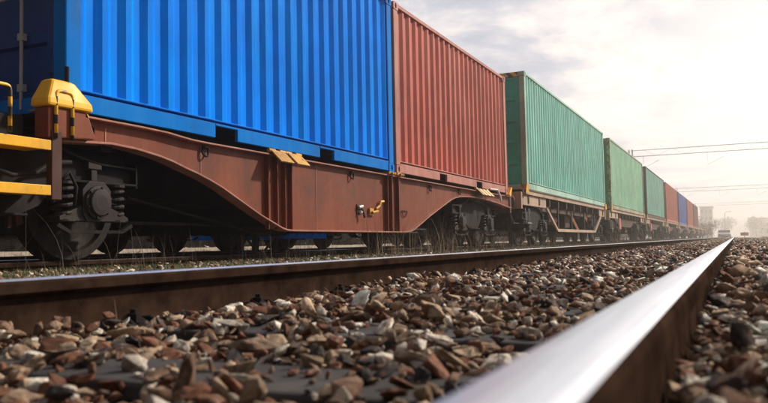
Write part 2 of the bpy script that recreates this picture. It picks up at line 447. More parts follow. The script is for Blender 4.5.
# sleepers with rail clips
def make_sleeper(lc, ztop, mat, label, group, clips=True):
    r = empty('sleeper', (0, lc, ztop - 0.21), label, 'sleeper', group)
    b = MB(); b.prism([(-.125, ztop - .36), (.125, ztop - .36), (.108, ztop - .171), (-.108, ztop - .171)], 'L', lc - 1.25, lc + 1.25)
    b.build('sleeper_body', mat, r, bevel=0.008)
    if clips:
        b = MB(); b.prism([(-.115, ztop - .169), (.115, ztop - .169), (.105, ztop - .136), (-.105, ztop - .136)], 'L', lc - .52, lc + .50)
        b.build('sleeper_saddle', mat, r, bevel=.008)
        for lr in (lc - .7525, lc + .7525):
            b = MB(); b.box(-.08, .08, lr - .105, lr + .105, ztop - .1705, ztop - .1592)
            b.build('base_plate', 'grime_shade', r, bevel=.003)
            for sg in (-1, 1):
                if lr < lc and sg == -1: continue
                c = MB(); x = lr + sg * .085
                # bent spring clip: W-shaped bar held by a bolt
                pts = [V(-.045, x - sg * .03, ztop - .137), V(-.062, x + sg * .015, ztop - .128), V(-.055, x + sg * .045, ztop - .142), V(-.03, x + sg * .04, ztop - .145), V(-.02, x, ztop - .125),
                       V(0, x - sg * .012, ztop - .121), V(.02, x, ztop - .125), V(.03, x + sg * .04, ztop - .145), V(.055, x + sg * .045, ztop - .142), V(.062, x + sg * .015, ztop - .128), V(.045, x - sg * .03, ztop - .137)]
                c.tube(pts, .011, 8)
                k = c.build('rail_clip', 'black', r, smooth=True)
                d = MB(); d.lathe((0, x + sg * .012, ztop - .165), [(0, .024), (.008, .024), (.030, .012), (.031, .022), (.036, .022), (.0365, .019), (.056, .019), (.0565, .011), (.068, .011)], 6, 'z')
                d.build('bolt', 'grime_shade', k)
    return r
sl = make_sleeper(LB, 0, 'concrete', 'dark concrete sleeper sunk in the gravel between the two nearest rails', 'sleepers of the near track')
for k in range(-1, 38):
    o = sl if k == -1 else copy_tree(sl)
    o.location.y = 1.02 + 0.6 * k
tag(sl, 'dark concrete sleeper sunk in the gravel between the two nearest rails', 'sleeper', 'sleepers of the near track')

# ------------------------------------------------------------------ stones (stuff)
def stone_variants(n, pts, bev):
    out = []
    for i in range(n):
        bm = bmesh.new()
        rr = random.Random(100 + i + pts)
        el = (rr.uniform(.75, 1.4), rr.uniform(.5, 1.0), rr.uniform(.24, .52))
        for k in range(pts):
            v = Vector((rr.gauss(0, 1), rr.gauss(0, 1), rr.gauss(0, 1))).normalized() * rr.uniform(.82, 1.0)
            bm.verts.new((v.x * el[0], v.y * el[1], v.z * el[2]))
        r = bmesh.ops.convex_hull(bm, input=bm.verts[:])
        bad = [g for g in r['geom_interior'] + r['geom_unused'] if isinstance(g, bmesh.types.BMVert)]
        if bad: bmesh.ops.delete(bm, geom=list(set(bad)), context='VERTS')
        if bev:
            bmesh.ops.bevel(bm, geom=bm.edges[:], offset=.028, segments=1, affect='EDGES', clamp_overlap=True)
        bmesh.ops.recalc_face_normals(bm, faces=bm.faces[:])
        bmesh.ops.triangulate(bm, faces=bm.faces[:])
        if bev:
            bmesh.ops.subdivide_edges(bm, edges=[e for e in bm.edges if e.calc_length() > .22], cuts=1, use_grid_fill=True)
            bmesh.ops.triangulate(bm, faces=bm.faces[:])
            bm.normal_update()
            for v in bm.verts: v.co += v.normal * rr.gauss(0, .022)
        out.append((np.array([v.co[:] for v in bm.verts]), np.array([[v.index for v in f.verts] for f in bm.faces])))
        for v in bm.verts: v.index
        bm.verts.index_update()
        out[-1] = (np.array([v.co[:] for v in bm.verts]), np.array([[v.index for v in f.verts] for f in bm.faces]))
        bm.free()
    return out
PAL = np.array([(.165, .070, .042), (.060, .048, .048), (.19, .115, .08), (.46, .34, .235), (.72, .65, .56), (.085, .060, .062), (.28, .19, .13), (.035, .030, .032), (.21, .092, .055)])
PW = np.array([.16, .07, .13, .17, .17, .03, .15, .05, .07]); PW = PW / PW.sum()
def rot_mats(n, tilt):
    yaw = rng.uniform(0, 2 * np.pi, n); a = rng.normal(0, tilt, n); b = rng.normal(0, tilt, n)
    cy, sy, ca, sa, cb, sb = np.cos(yaw), np.sin(yaw), np.cos(a), np.sin(a), np.cos(b), np.sin(b)
    z, o = np.zeros(n), np.ones(n)
    Rz = np.array([[cy, -sy, z], [sy, cy, z], [z, z, o]]).transpose(2, 0, 1)
    Rx = np.array([[o, z, z], [z, ca, -sa], [z, sa, ca]]).transpose(2, 0, 1)
    Ry = np.array([[cb, z, sb], [z, o, z], [-sb, z, cb]]).transpose(2, 0, 1)
    return Rz @ Rx @ Ry
def mesh_from_arrays(name, verts, tris, cols, mat):
    me = bpy.data.meshes.new(name)
    me.vertices.add(len(verts)); me.vertices.foreach_set('co', verts.astype(np.float32).ravel())
    k = tris.shape[1]
    me.loops.add(len(tris) * k); me.loops.foreach_set('vertex_index', tris.astype(np.int32).ravel())
    me.polygons.add(len(tris)); me.polygons.foreach_set('loop_start', np.arange(0, len(tris) * k, k, dtype=np.int32))
    me.materials.append(MT[mat]); me.update(calc_edges=True)
    at = me.attributes.new('tint', 'FLOAT_COLOR', 'FACE')
    at.data.foreach_set('color', np.concatenate([cols, np.ones((len(cols), 1))], 1).astype(np.float32).ravel())
    o = bpy.data.objects.new(name, me); COL.objects.link(o)
    return o
def stone_field(spec, variants):
    VV, TT, CC = [], [], []; off = 0
    P, R, S, C = spec
    vi = rng.integers(0, len(variants), len(P))
    for k, (vs, fs) in enumerate(variants):
        idx = np.nonzero(vi == k)[0]
        if len(idx) == 0: continue
        w = np.einsum('nij,vj->nvi', R[idx], vs) * S[idx][:, None, None] + P[idx][:, None, :]
        VV.append(w.reshape(-1, 3))
        t = fs[None] + (np.arange(len(idx)) * len(vs))[:, None, None] + off
        TT.append(t.reshape(-1, 3)); CC.append(np.repeat(C[idx], len(fs), 0)); off += len(idx) * len(vs)
    return np.concatenate(VV), np.concatenate(TT), np.concatenate(CC)
def scatter(s0, s1, L0, L1, dens, r0, r1, zf, tilt=.45, on_sleeper=.18, track=True, bright=1.0):
    n = int((s1 - s0) * (L1 - L0) * dens)
    s = rng.uniform(s0, s1, n); L = rng.uniform(L0, L1, n)
    r = r0 + (r1 - r0) * rng.random(n) ** 1.9
    if track:
        ph = np.abs(((s - 1.02 + .3) % .6) - .3)
        keep = (ph > .13) | (rng.random(n) < on_sleeper * np.where((ph < .11) & (L > .3) & (L < 1.35), np.where(s > 3.4, .16, .75), 1.0))
        keep &= ~((ph < .085) & (L > 1.44) & (s < 6))
        for lr in (L_NEAR, L_FAR): keep &= ~(np.abs(L - lr) < .020 + r * .9)
        s, L, r = s[keep], L[keep], r[keep]; ph = ph[keep]; n = len(s)
    z = zf(s, L) + rng.uniform(-.3, .75, n) * r
    if track: z = np.where((ph < .12) & (L > .3), -.136 + r * .3, z)
    P = np.stack([-L, s, z], 1)
    C = PAL[rng.choice(len(PAL), n, p=PW)] * rng.uniform(.75, 1.25, (n, 1)) * bright
    return P, rot_mats(n, tilt), r, np.clip(C, 0, .72)
def merge(a, b): return tuple(np.concatenate([x, y]) for x, y in zip(a, b))
hi = stone_variants(40, 12, True); mid = stone_variants(30, 10, False)
def zbed(s, L):
    out = np.where(L < .08, -.098 - .035 * np.clip((-L - .35) / .8, 0, 1), -.143) + .006 * np.sin(s * 7.7 + L)
    out = np.where((L > 1.40) & (L < 1.7), -.138, out)
    return out + .012 * np.sin(s * 3.1 + L * 2.3) + .01 * np.sin(L * 5.1 - s * 1.7)
zlow = lambda s, L: zbed(s, L) - .028
near = scatter(.5, 3.2, .15, 1.575, 1100, .010, .039, zbed, on_sleeper=.55, bright=.8)
near = merge(near, scatter(.5, 3.2, .15, 1.575, 700, .016, .030, zlow, on_sleeper=.20))
near = merge(near, scatter(.2, 2.6, -1.2, .05, 1000, .013, .040, zbed, on_sleeper=.9))
near = merge(near, scatter(.2, 2.6, -1.2, .06, 600, .018, .040, zlow, on_sleeper=.9))
near = merge(near, scatter(1.0, 3.2, .3, 1.4, 14, .036, .050, lambda s, L: zbed(s, L) + .012, on_sleeper=.5))
near = merge(near, scatter(.5, 2.6, -1.2, .0, 14, .04, .055, lambda s, L: zbed(s, L) + .012, on_sleeper=.5))
big = (np.array([[-.87, 1.26, -.125], [-.62, 1.52, -.13], [-.55, 1.44, -.128], [.20, 1.10, -.13]]), rot_mats(4, .25), np.array([.075, .042, .038, .07]), np.array([(.27, .20, .15), (.66, .60, .52), (.6, .53, .44), (.5, .4, .3)]))
near = merge(near, big)
near = merge(near, scatter(.2, 2.2, -.02, .07, 2600, .008, .020, lambda s, L: np.full(len(s), -.104), track=False, tilt=.3))
near = merge(near, scatter(2.2, 9, -.02, .07, 1500, .009, .024, lambda s, L: np.full(len(s), -.104), track=False, tilt=.3))
far = scatter(3.2, 7, .15, 1.57, 1050, .011, .041, zbed, on_sleeper=.5)
far = merge(far, scatter(7, 16, .17, 1.56, 760, .013, .044, zbed, on_sleeper=.4))
far = merge(far, scatter(2.6, 14, -2.2, .05, 800, .014, .040, zbed, on_sleeper=.9, bright=1.25))
far = merge(far, scatter(16, 42, -2.0, 1.56, 260, .022, .048, zbed, on_sleeper=.7))
far = merge(far, scatter(42, 90, -1.6, 1.56, 60, .035, .06, zbed, on_sleeper=.3))
far = merge(far, scatter(.3, 10, 1.65, 2.6, 330, .018, .045, zbed))
ztr = lambda s, L: np.full(len(s), -.098)
for a, b, d in ((1.5, 14, 210), (14, 34, 90), (34, 70, 30)):
    far = merge(far, scatter(a, b, 3.2, 7.6, d, .014, .036, ztr, track=False, bright=.8))
far = merge(far, scatter(5, 24, 8.2, 12, 50, .02, .045, lambda s, L: np.full(len(s), -.11), track=False, bright=1.25))
far = merge(far, scatter(5, 24, 12.5, 18, 40, .025, .06, lambda s, L: np.full(len(s), -.24), track=False, bright=1.35))
far = merge(far, scatter(4, 30, -7, -2.2, 30, .02, .06, lambda s, L: np.full(len(s), -.24), track=False))
v1, t1, c1 = stone_field(near, hi); v2, t2, c2_ = stone_field(far, mid)
o = mesh_from_arrays('gravel', np.concatenate([v1, v2]), np.concatenate([t1, t2 + len(v1)]), np.concatenate([c1, c2_]), 'stone')
tag(o, 'crushed brown, grey and cream ballast stones between and beside the rails', 'gravel', kind='stuff')

# grass and dry stalks (stuff)
def blades(name, regions, mat, label, cat):
    VV, TT, CC = [], [], []; off = 0
    for (s0, s1, L0, L1, num, h0, h1, w, lean, cols, zb, clump) in regions:
        if clump:
            k = max(1, num // clump)
            cs, cl = rng.uniform(s0, s1, k), rng.uniform(L0, L1, k)
            ii = rng.integers(0, k, num)
            s = cs[ii] + rng.normal(0, .05 + h1 * .12, num); L = cl[ii] + rng.normal(0, .05 + h1 * .12, num)
        else:
            s, L = rng.uniform(s0, s1, num), rng.uniform(L0, L1, num)
        h = rng.uniform(h0, h1, num); a = rng.uniform(0, 2 * np.pi, num)
        ln = np.abs(rng.normal(0, lean, num)) * h; da = rng.uniform(0, 2 * np.pi, num)
        seg = 4
        ring = []
        for q in range(seg + 1):
            t = q / seg; ww = w * (1 - t * .85) / 2
            x = -L + np.cos(da) * ln * t * t; y = s + np.sin(da) * ln * t * t; z = zb + h * (t - .25 * t * t * np.minimum(1, ln / h))
            ring.append(np.stack([x - np.cos(a) * ww, y - np.sin(a) * ww, z], 1)); ring.append(np.stack([x + np.cos(a) * ww, y + np.sin(a) * ww, z], 1))
        vs = np.stack(ring, 1); m_ = 2 * (seg + 1)
        fs = np.array([(2 * q, 2 * q + 1, 2 * q + 3, 2 * q + 2) for q in range(seg)])
        VV.append(vs.reshape(-1, 3)); TT.append((fs[None] + (np.arange(num) * m_)[:, None, None] + off).reshape(-1, 4))
        col = np.array(cols)[rng.integers(0, len(cols), num)] * rng.uniform(.7, 1.3, (num, 1))
        CC.append(np.repeat(col, seg, 0)); off += num * m_
    o = mesh_from_arrays(name, np.concatenate(VV), np.concatenate(TT), np.concatenate(CC), mat)
    return tag(o, label, cat, kind='stuff')
GR = [(.10, .13, .04), (.16, .17, .06), (.07, .10, .03), (.30, .25, .13), (.22, .2, .1)]
DR = [(.34, .26, .16), (.24, .17, .10), (.42, .34, .22), (.15, .10, .06)]
DK = [(.05, .036, .026), (.09, .06, .04), (.03, .022, .018)]
blades('grass', [
    (.6, 9, 3.2, 4.75, 15000, .02, .065, .004, .9, GR, -.105, 40),
    (9, 30, 3.0, 4.75, 12000, .02, .08, .007, .9, GR, -.105, 40),
    (2, 26, 14, 21, 3000, .03, .10, .010, .7, DR, -.06, 20),
    (3.5, 40, -9, -1.5, 16000, .04, .16, .008, .9, DR + DR + GR, -.22, 24),
    (9, 60, -2.4, -.6, 1500, .02, .07, .008, .9, DR + GR, -.13, 16),
    (40, 120, -22, -2.6, 9000, .1, .4, .03, .8, DR + GR, -.25, 14),
    (30, 110, 2.0, 4.2, 3000, .05, .2, .02, .8, DR + GR, -.22, 20),
], 'blade', 'short patchy green and straw coloured grass beside the tracks', 'grass')
blades('dry_weeds', [
    (2.6, 4.6, 3.7, 4.5, 70, .15, .6, .003, .5, DK, -.1, 6),
    (4.6, 9, 3.8, 4.8, 220, .1, .38, .004, .6, DK, -.1, 8),
    (9.0, 15.5, 4.0, 4.75, 620, .15, .62, .006, .5, DR + DK, -.1, 20),
    (15.5, 24, 4.0, 4.8, 300, .12, .45, .007, .5, DR + DK, -.1, 18),
    (28, 50, 4.0, 4.8, 420, .15, .7, .012, .5, DR + DK, -.1, 18),
    (5, 24, 12.6, 14, 160, .1, .3, .008, .5, DR + DK, -.12, 8),
    (1.3, 3.2, 1.25, 1.5, 10, .05, .1, .003, .5, DR, -.15, 2),
], 'straw', 'thin dry brown stalks and weeds growing along the train track', 'weeds')

# ------------------------------------------------------------------ containers
def corr_profile(a, b, l_out, depth, pitch=.262):
    n = max(1, round((b - a) / pitch)); p = (b - a) / n; pts = [(a, l_out)]
    for i in range(n):
        q = a + i * p
        for f, d in ((.12, 0), (.37, 1), (.63, 1), (.88, 0)): pts.append((q + f * p, l_out + d * depth))
    pts.append((b, l_out)); return pts
def container(label, s0, length, zb, h, paintm, framem, doorm, group, door_style='rods', detail=True, castm='beige', header=None):
    s1 = s0 + length; l0, l1 = LC - 1.219, LC + 1.219; zt = zb + h
    r = empty('shipping_container', (s0 + length / 2, LC, zb), label, 'container', group)
    pw = .165
    # walls
    for side in (0, 1):
        lo = l0 + .028 if side == 0 else l1 - .028
        d = .036 if side == 0 else -.036
        pr = corr_profile(s0 + pw, s1 - pw, lo, d)
        b = MB(); k = len(pr); z0, z1 = zb + .190, zt - .062
        b.v = [V(p[0], p[1], z0) for p in pr] + [V(p[0], p[1], z1) for p in pr]
        b.f = [[i, i + 1, k + i + 1, k + i] for i in range(k - 1)]; b.mi = [0] * (k - 1)
        b.build('side_panel', paintm, r)
    # end wall (far end)
    pr = corr_profile(l0 + .12, l1 - .12, s1 - .03, -.036)
    b = MB(); k = len(pr); b.v = [V(p[1], p[0], zb + .15) for p in pr] + [V(p[1], p[0], zt - .11) for p in pr]
    b.f = [[i, i + 1, k + i + 1, k + i] for i in range(k - 1)]; b.mi = [0] * (k - 1)
    b.build('end_panel', paintm, r)
    # frame
    for lo, sg in ((l0, 1), (l1, -1)):
        a, bb = sorted((lo + sg * .008, lo + sg * .07))
        fork = length < 8
        b = MB()
        la, lb = sorted((lo + sg * .012, lo + sg * .05))
        if fork:
            c = (s0 + s1) / 2; cuts = [s0 + .178, c - 1.02 - .18, c - 1.02 + .18, c + 1.02 - .18, c + 1.02 + .18, s1 - .178]
            for i in (0, 2, 4): b.box(cuts[i], cuts[i + 1], la, lb, zb + .012, zb + .150)
            # pocket liners
            lc_, ld_ = sorted((lo + sg * .006, lo + sg * .05))
            for q in (c - 1.02, c + 1.02): b.box(q - .182, q + .182, lc_ + .001, ld_ - .001, zb + .128, zb + .149)
        else:
            b.box(s0 + .178, s1 - .178, la, lb, zb + .012, zb + .150)
        # lip over the rail
        la2, lb2 = sorted((lo + sg * .085, lo + sg * .095))
        b.box(s0 + .17, s1 - .17, la2, lb2, zb + .152, zb + .174)
        la3, lb3 = sorted((lo + sg * .020, lo + sg * .095))
        b.box(s0 + .17, s1 - .17, la3, lb3, zb + .175, zb + .189)
        b.build('bottom_rail', framem, r, bevel=.004 if detail else 0)
        b = MB(); b.box(s0 + .178, s1 - .178, a, bb, zt - .066, zt - .006); b.build('top_rail', framem, r, bevel=.006 if detail else 0)
        for (u0, u1) in ((s0, s0 + pw), (s1 - pw, s1)):
            b = MB(); a2, b2 = sorted((lo + sg * .006, lo + sg * .14))
            b.box(u0 + .006, u1 - .004, a2, b2, zb + .118, zt - .118); b.build('corner_post', framem, r, bevel=.012 if detail else 0)
    # castings
    for lo, sg in ((l0, 1), (l1, -1)):
        for u0, us in ((s0, 1), (s1, -1)):
            for z0 in (zb, zt - .118):
                b = MB(); sa, sb = sorted((u0, u0 + us * .178)); la, lb = sorted((lo, lo + sg * .162))
                if detail and sg == 1:
                    # face with an oval hole: ring of plates round a recessed dark core
                    cs, cz = (sa + sb) / 2, z0 + .059; N = 20
                    outer, inner = [], []
                    for q in range(N):
                        t = 2 * math.pi * q / N; cx_, cz_ = math.cos(t), math.sin(t)
                        kx = max(abs(cx_), abs(cz_)); outer.append((cs + cx_ / kx * .089, cz + cz_ / kx * .059))
                        inner.append((cs + .030 * cx_, cz + .043 * cz_))
                    vs = [V(p[0], la, p[1]) for p in outer] + [V(p[0], la, p[1]) for p in inner] + [V(p[0], la + .045, p[1]) for p in inner]
                    fs = [(q, (q + 1) % N, N + (q + 1) % N, N + q) for q in range(N)] + [(N + q, N + (q + 1) % N, 2 * N + (q + 1) % N, 2 * N + q) for q in range(N)] + [tuple(range(2 * N, 3 * N))]
                    b.add(vs, fs)
                    vs = [V(p[0], la, p[1]) for p in outer] + [V(p[0], lb, p[1]) for p in outer]
                    b.add(vs, [(q, (q + 1) % N, N + (q + 1) % N, N + q) for q in range(N)] + [tuple(range(N, 2 * N))])
                else: b.box(sa, sb, la, lb, z0, z0 + .118)
                b.build('corner_casting', castm if z0 == zb else framem, r)
    b = MB(); b.box(s0 + .11, s1 - .06, l0 + .40, l1 - .40, zb + .03, zb + .14); b.box(s0 + .11, s1 - .06, l0 + .10, l1 - .10, zb + .142, zb + .16); b.build('floor', 'black', r)  # floor black so fork pockets and wall gap hold painted shade
    b = MB(); b.box(s0 + .03, s1 - .03, l0 + .03, l1 - .03, zt - .045, zt - .022); b.build('roof', paintm, r)
    # end frames
    for u0, us, nm in ((s0, 1, 'door'), (s1, -1, 'end')):
        sa, sb = sorted((u0 + us * .012, u0 + us * .10))
        b = MB(); b.box(sa, sb, l0 + .164, l1 - .164, zb + .012, zb + .135); b.build('sill', framem, r, bevel=.005)
        hb = MB(); hb.box(sa, sb, l0 + .164, l1 - .164, zt - .118, zt - .008)
        hb.build('header', header if (header and nm == 'door') else framem, r, bevel=.005)
    # doors
    for side in (0, 1):
        a = l0 + .150 + side * 1.069; bb = a + 1.062
        z0, z1 = zb + .145, zt - .125; sp_ = s0 + .050
        b = MB(); nz = 5 if door_style == 'recess' else 5
        # leaf sheet folded into horizontal pans
        H = z1 - z0; pr = [(sp_, z0)]
        pan = H / nz
        for i in range(nz):
            q = z0 + i * pan
            for f, d in ((.06, 0), (.10, 1), (.86, 1), (.90, 0)): pr.append((sp_ + d * .030, q + f * pan))
        pr.append((sp_, z1))
        k = len(pr); ia, ib = a + .09, bb - .09
        b.v = [V(p[0], ia, p[1]) for p in pr] + [V(p[0], ib, p[1]) for p in pr]
        b.f = [[i, i + 1, k + i + 1, k + i] for i in range(k - 1)]; b.mi = [0] * (k - 1)
        b.box(sp_ - .006, sp_ + .04, a, ia, z0, z1); b.box(sp_ - .006, sp_ + .04, ib, bb, z0, z1)
        b.box(sp_ + .036, sp_ + .045, a + .01, bb - .01, z0 + .01, z1 - .01)
        d = b.build('door', doorm, r)
        if door_style == 'recess':
            for i in range(1, 5):
                m_ = MB(); q = z0 + i * pan
                m_.box(sp_ - .028, sp_ - .001, ia + .05, ib - .25, q - .045, q + .02); m_.build('stiffener', doorm, d, bevel=.006)
        for lk in ((a + .34), (a + .76)):
            rb = MB(); rb.tube([V(s0 + .018, lk, zb + .05), V(s0 + .018, lk, zt - .05)], .014, 10)
            for zz in (zb + .22, zb + .62, zb + 1.3, zb + 1.9, zt - .35): rb.box(s0 + .004, sp_ - .007, lk - .03, lk + .03, zz - .028, zz + .028)
            rd = rb.build('lock_rod', 'zinc', d)
            hb = MB(); hb.tube([V(s0 + .0, lk, zb + .95), V(s0 - .008, lk + .2, zb + .93), V(s0 - .008, lk + .36, zb + .93)], .011, 8)
            hb.build('handle', 'zinc', rd)
        hl = a if side == 0 else bb
        for zz in (zb + .35, zb + .95, zb + 1.6, zt - .4):
            q = MB(); sgn = -1 if side == 0 else 1
            x0, x1 = sorted((hl + sgn * .07, hl - sgn * .06)); q.box(s0 + .018, s0 + .042, x0, x1, zz - .045, zz + .045)
            q.lathe((s0 + .02, hl + sgn * .012, zz - .07), [(0, .016), (.14, .016)], 8, 'z'); q.build('hinge', doorm, d)
    if detail:
        b = MB(); b.tube([V(s0 + .11, l0 - .004, zb + .25), V(s0 + .11, l0 - .004, zb + .26)], .006, 6)
    return r
CG = 'shipping containers on the train'
container('bright blue container on the leftmost wagon, doors darkened for shade beside the yellow cap', 4.14, 6.06, 1.11, 2.591, 'blue', 'blue_frame', 'blue_door_shade', CG, castm='blue_frame')
container('oxide red ribbed container right behind the bright blue one', 10.285, 6.10, 1.11, 2.591, 'red', 'red_frame', 'red', CG, castm='red_frame')
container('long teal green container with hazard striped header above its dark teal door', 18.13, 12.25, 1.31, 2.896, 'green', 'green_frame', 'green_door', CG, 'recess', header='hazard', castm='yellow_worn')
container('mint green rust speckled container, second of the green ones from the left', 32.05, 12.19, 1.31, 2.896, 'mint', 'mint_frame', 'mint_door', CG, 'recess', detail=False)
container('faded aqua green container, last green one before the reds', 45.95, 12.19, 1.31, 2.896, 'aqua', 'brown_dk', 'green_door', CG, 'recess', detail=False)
container('faded red container between the aqua green and the distant dull blue one', 59.85, 12.19, 1.31, 2.896, 'brick', 'brick', 'brick', CG, detail=False)
container('dull blue container far down the train between two red ones', 73.75, 12.19, 1.31, 2.896, 'navy', 'navy', 'navy', CG, detail=False)
container('small looking red container beyond the distant dull blue one', 87.65, 12.19, 1.31, 2.896, 'brick', 'brick', 'brick', CG, detail=False)
container('maroon container, the farthest one in the train', 101.55, 12.19, 1.31, 2.896, 'maroon', 'maroon', 'maroon', CG, detail=False)

# ------------------------------------------------------------------ bogie
def bogie(parent, s0, lc, detail=True):
    b = MB(); z = RZ
    for sg in (-1, 1):
        c = lc + sg * 1.0
        prof = []
        right = [(0, .93), (.42, .90), (.75, .80), (1.0, .765), (1.36, .755), (1.36, .635), (.66, .635), (.56, .58), (.40, .42), (.25, .36), (0, .36)]
        poly = [(s0 + u, z + v) for u, v in right] + [(s0 - u, z + v) for u, v in reversed(right[1:-1])]
        b.prism(poly, 'L', c - .012, c + .012)
        top = [(s0 + u, z + v + .018) for u, v in ((-1.37, .755), (-1.0, .765), (-.75, .80), (-.42, .90), (0, .93), (.42, .90), (.75, .80), (1.0, .765), (1.37, .755))]
        b.strip(top, c - .075, c + .075, .018)
        for u0, u1 in ((-1.37, -.64), (.64, 1.37)): b.box(s0 + u0, s0 + u1, c - .075, c + .075, z + .617, z + .635)
        b.box(s0 - .26, s0 + .26, c - .07, c + .07, z + .342, z + .36)
        for e in (-1.37, 1.36): b.box(s0 + e - .008, s0 + e + .012, c - .075, c + .075, z + .60, z + .80)
    b.box(s0 - .2, s0 + .2, lc - .98, lc + .98, z + .50, z + .84)
    for e in (-1.33, 1.25): b.box(s0 + e, s0 + e + .08, lc - .98, lc + .98, z + .64, z + .74)
    bg_ = b.build('bogie', 'grime_shade', parent, bevel=.004 if detail else 0)
    for ax in (-.9, .9):
        q = MB(); q.lathe((s0 + ax, lc - 1.05, z + .46), [(0, .065), (.25, .065), (.3, .085), (1.8, .085), (1.85, .065), (2.1, .065)], 14, 'L'); q.build('axle', 'black', bg_, smooth=False)
        for sg in (-1, 1):
            w = MB(); f = lc + sg * .7175
            # tread outward, flange inward
            pr = [(-.036 * sg, .12), (-.036 * sg, .40), (-.034 * sg, .488), (-.018 * sg, .490), (-.004 * sg, .462), (.095 * sg, .458), (.100 * sg, .452), (.098 * sg, .39), (.06 * sg, .375), (.022 * sg, .30), (.03 * sg, .17), (.09 * sg, .14), (.095 * sg, .10)]
            w.lathe((s0 + ax, f, z + .46), pr, 40 if detail else 20, 'L'); wo = w.build('wheel', 'black', bg_); auto_smooth(wo, 30)  # wheel blackened, shade below the wagon put into the colour
            c = lc + sg * 1.0
            a = MB()
            cz = z + .46
            a.prism([(s0 + ax - .14, cz - .10), (s0 + ax - .10, cz - .15), (s0 + ax + .10, cz - .15), (s0 + ax + .14, cz - .10), (s0 + ax + .15, cz + .10), (s0 + ax + .08, cz + .17), (s0 + ax - .08, cz + .17), (s0 + ax - .15, cz + .10)], 'L', c - .09, c + .09)
            for e in (-1, 1):
                a.prism([(s0 + ax + e * .13, cz - .02), (s0 + ax + e * .36, cz - .115), (s0 + ax + e * .36, cz - .145), (s0 + ax + e * .10, cz - .15)], 'L', c - .075, c + .075)
            lo, hi_ = sorted((c + sg * .09, c + sg * .14))
            a.lathe((s0 + ax, c + sg * .09, cz), [(0, .135), (sg * .022, .135), (sg * .024, .115), (sg * .05, .105), (sg * .056, .06), (sg * .056, .02)], 22, 'L')
            if detail:
                for t in range(6):
                    an = t * math.pi / 3 + .3; a.lathe((s0 + ax + .12 * math.cos(an), c + sg * .11, cz + .12 * math.sin(an)), [(0, .012), (sg * .018, .012)], 6, 'L')
            tb = MB(); tb.prism([(s0 + ax - .40, z + .27), (s0 + ax - .28, z + .215), (s0 + ax + .28, z + .215), (s0 + ax + .40, z + .27), (s0 + ax + .38, z + .295), (s0 + ax + .27, z + .24), (s0 + ax - .27, z + .24), (s0 + ax - .38, z + .295)], 'L', c - .05, c + .10 * sg if sg > 0 else c - .051 - .04)
            tb.build('tie_bar', 'grime_shade', bg_)
            # guide arm reaching up to the frame
            a.box(s0 + ax - .03, s0 + ax + .03, c + sg * .03 - .03, c + sg * .03 + .03, cz + .17, cz + .33)
            a.box(s0 + ax - .07, s0 + ax + .07, c + sg * .03 - .04, c + sg * .03 + .04, cz + .27, cz + .33)
            a.build('axle_box', 'grime_shade_lt', bg_, bevel=.005 if detail else 0)
            for e in (-.27, .27):
                spg = MB(); turns = 4.5; N = int(turns * (14 if detail else 7))
                pts = []
                for t in range(N + 1):
                    an = 2 * math.pi * turns * t / N; zz = z + .325 + .285 * t / N
                    pts.append(V(s0 + ax + e + .072 * math.cos(an), c + .072 * math.sin(an), zz))
                spg.tube(pts, .0155, 7 if detail else 4)
                spg.lathe((s0 + ax + e, c, z + .31), [(0, .095), (.015, .095)], 14, 'z'); spg.lathe((s0 + ax + e, c, z + .60), [(0, .09), (.02, .09)], 14, 'z')
                spg.build('coil_spring', 'grime_shade_lt', bg_, smooth=False)
            # brake block
            e = -1 if ax > 0 else 1
            k = MB(); pts = [(s0 + ax + e * (.47 + .0) * math.cos(t) , cz + .47 * math.sin(t)) for t in (-.35, -.15, .05, .25)] + [(s0 + ax + e * .53 * math.cos(t), cz + .53 * math.sin(t)) for t in (.25, .05, -.15, -.35)]
            k.prism(pts, 'L', f - .04 + sg * .03, f + .04 + sg * .03); k.box(s0 + ax + e * .53, s0 + ax + e * .56, f + sg * .03 - .02, f + sg * .03 + .02, cz - .2, z + .82); k.build('brake_block', 'brown_dk', bg_)
    return bg_

# ------------------------------------------------------------------ wagon under the blue and red containers
w1 = empty('container_wagon', (9.5, LC, RZ), 'brown flat wagon with fish-bellied side frame under the blue and red containers', 'wagon', 'wagons of the container train')
LW = 4.585
bot = [(3.95, .875), (4.08, .885), (4.62, .922), (4.90, .910), (5.19, .876), (5.36, .845), (5.52, .804), (5.70, .765), (5.89, .715), (6.09, .652), (6.73, .406), (7.15, .272), (7.26, .250), (7.40, .243), (7.65, .243), (10.4, .243), (10.66, .246), (10.82, .256), (10.96, .285), (11.30, .396), (11.64, .510), (12.29, .705), (12.71, .826), (12.95, .875), (13.24, .905), (13.6, .925), (13.93, .930), (14.5, .925), (14.96, .913), (15.6, .882), (16.41, .825), (16.7, .820)]
topl = [(3.95, 1.098), (4.42, 1.100), (4.98, 1.098), (5.29, 1.092), (5.46, 1.078), (5.64, 1.066), (5.85, 1.062), (16.7, 1.062)]
for la, lb, mt_ in ((LW, LW + .012, 'sole'), (2 * LC - LW - .012, 2 * LC - LW, 'black')):  # far sill black instead of brown, belly shade put into its colour
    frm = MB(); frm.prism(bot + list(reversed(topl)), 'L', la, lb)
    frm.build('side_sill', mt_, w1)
for la, lb, mt_ in ((4.515, 4.66, 'sole_edge'), (2 * LC - 4.66, 2 * LC - 4.515, 'black')):  # far flange black as well, shade held in the colour
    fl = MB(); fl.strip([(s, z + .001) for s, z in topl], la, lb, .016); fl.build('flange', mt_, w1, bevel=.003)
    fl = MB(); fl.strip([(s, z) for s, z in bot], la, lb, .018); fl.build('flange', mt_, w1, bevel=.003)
for s_ in (6.92, 7.10, 7.26, 7.40):
    rb = MB(); rb.prism([(4.535, 1.045), (4.584, 1.045), (4.584, .244), (4.535, .244)], 's', s_ - .006, s_ + .006); rb.build('web_stiffener', 'sole', w1)
